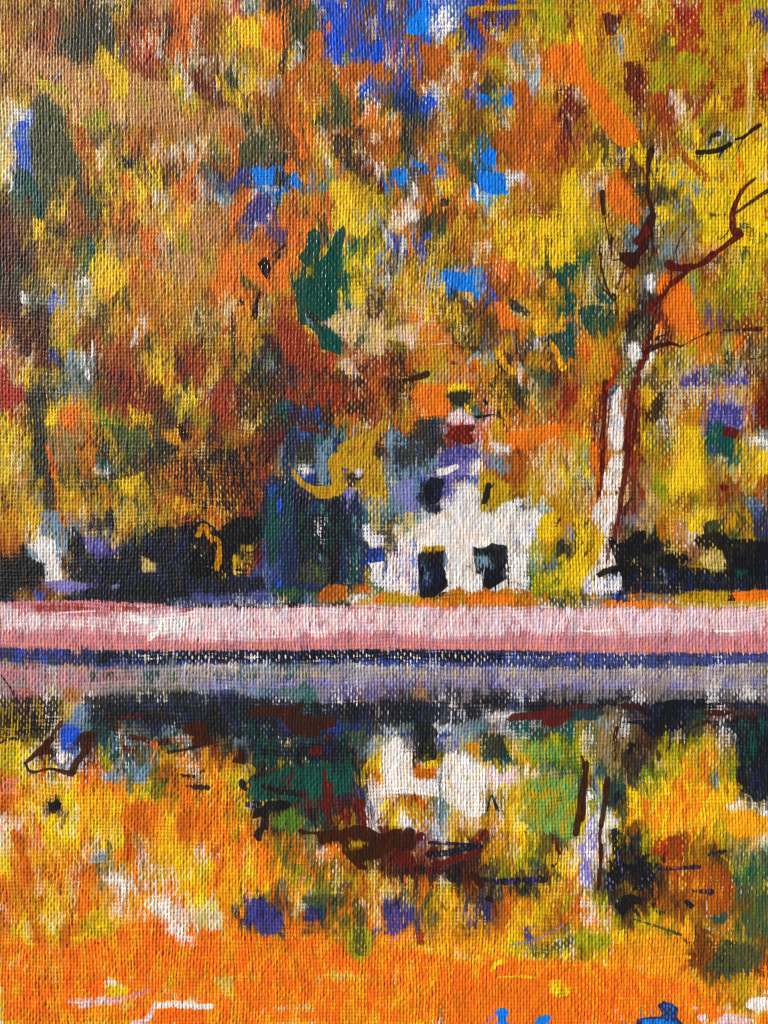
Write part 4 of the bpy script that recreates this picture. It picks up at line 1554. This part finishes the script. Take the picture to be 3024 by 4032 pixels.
for k, ob in objs.items():
    p = PARTS[k][1]
    ob.parent = objs[p] if p else root

# the cloth itself, wrapped round a wooden stretcher
def box(name, x0, x1, y0, y1, z0, z1, mat, parent):
    v = [(x, y, z) for x in (x0, x1) for y in (y0, y1) for z in (z0, z1)]
    f = [(0, 1, 3, 2), (4, 6, 7, 5), (0, 4, 5, 1), (2, 3, 7, 6), (0, 2, 6, 4), (1, 5, 7, 3)]
    me = bpy.data.meshes.new(name); me.from_pydata(v, [], f); me.materials.append(mat)
    o = bpy.data.objects.new(name, me); COL.objects.link(o); o.parent = parent
    bv = o.modifiers.new('soft', 'BEVEL'); bv.width = .0015; bv.segments = 3; bv.limit_method = 'ANGLE'
    return o
wx0, wx1, wz0, wz1 = (X0-1512)*K, (X1-1512)*K, (2016-Y1)*K, (2016-Y0)*K
cloth = plain('raw_canvas', (.62, .56, .44), .95, 900)
wood = plain('stretcher_wood', (.45, .3, .17), .7, 40)
box('canvas', wx0-.0006, wx1+.0006, .0002, .018, wz0-.0006, wz1+.0006, cloth, root)
for a, b_, c, d in ((wx0+.002, wx0+.03, wz0+.002, wz1-.002), (wx1-.03, wx1-.002, wz0+.002, wz1-.002),
                    (wx0+.031, wx1-.031, wz0+.002, wz0+.03), (wx0+.031, wx1-.031, wz1-.03, wz1-.002)):
    box('stretcher_bar', a, b_, .0182, .026, c, d, wood, root)
wall = box('wall', -4, 4, .03, .25, 0, 3.2, plain('plaster', (.62, .6, .56), .9, 30), None)
wall['kind'] = 'structure'
fl = box('ground', -30, 30, -30, .03, -.2, -.002, plain('paving', (.34, .32, .29), .9, 8), None)
fl['kind'] = 'structure'

# ---- light: raking sun from the upper left, clear sky ----------------------------------
S = np.array(SUN); S = S/np.linalg.norm(S)     # direction to the sun
el = math.asin(S[2]); az = math.atan2(S[0], S[1])
w = bpy.data.worlds.new('World'); scene.world = w; w.use_nodes = True
nt = w.node_tree
sky = nt.nodes.new('ShaderNodeTexSky'); sky.sky_type = 'NISHITA'; sky.sun_disc = False
sky.sun_elevation = el; sky.sun_rotation = az
nt.links.new(sky.outputs[0], nt.nodes['Background'].inputs[0])
nt.nodes['Background'].inputs[1].default_value = SKYS
ld = bpy.data.lights.new('sun', 'SUN'); ld.energy = SUNS; ld.angle = math.radians(.53); ld.color = (1, .95, .88)
lo = bpy.data.objects.new('sun', ld); COL.objects.link(lo)
from mathutils import Vector
lo.rotation_euler = Vector(S).to_track_quat('Z', 'Y').to_euler(); lo.location = (-2, -3, 4)

cd = bpy.data.cameras.new('camera'); cam = bpy.data.objects.new('camera', cd); COL.objects.link(cam)
cd.sensor_fit = 'VERTICAL'; cd.sensor_height = 36; cd.sensor_width = 27; cd.lens = 26
cam.location = (0, -4032*K*26/36, ZC); cam.rotation_euler = (math.radians(90), 0, 0)
cd.clip_start = .002; cd.clip_end = 200
scene.camera = cam
scene.view_settings.view_transform = 'Standard'; scene.view_settings.look = 'None'
scene.view_settings.exposure = EXPO; scene.view_settings.gamma = 1
scene.cycles.filter_width = .85
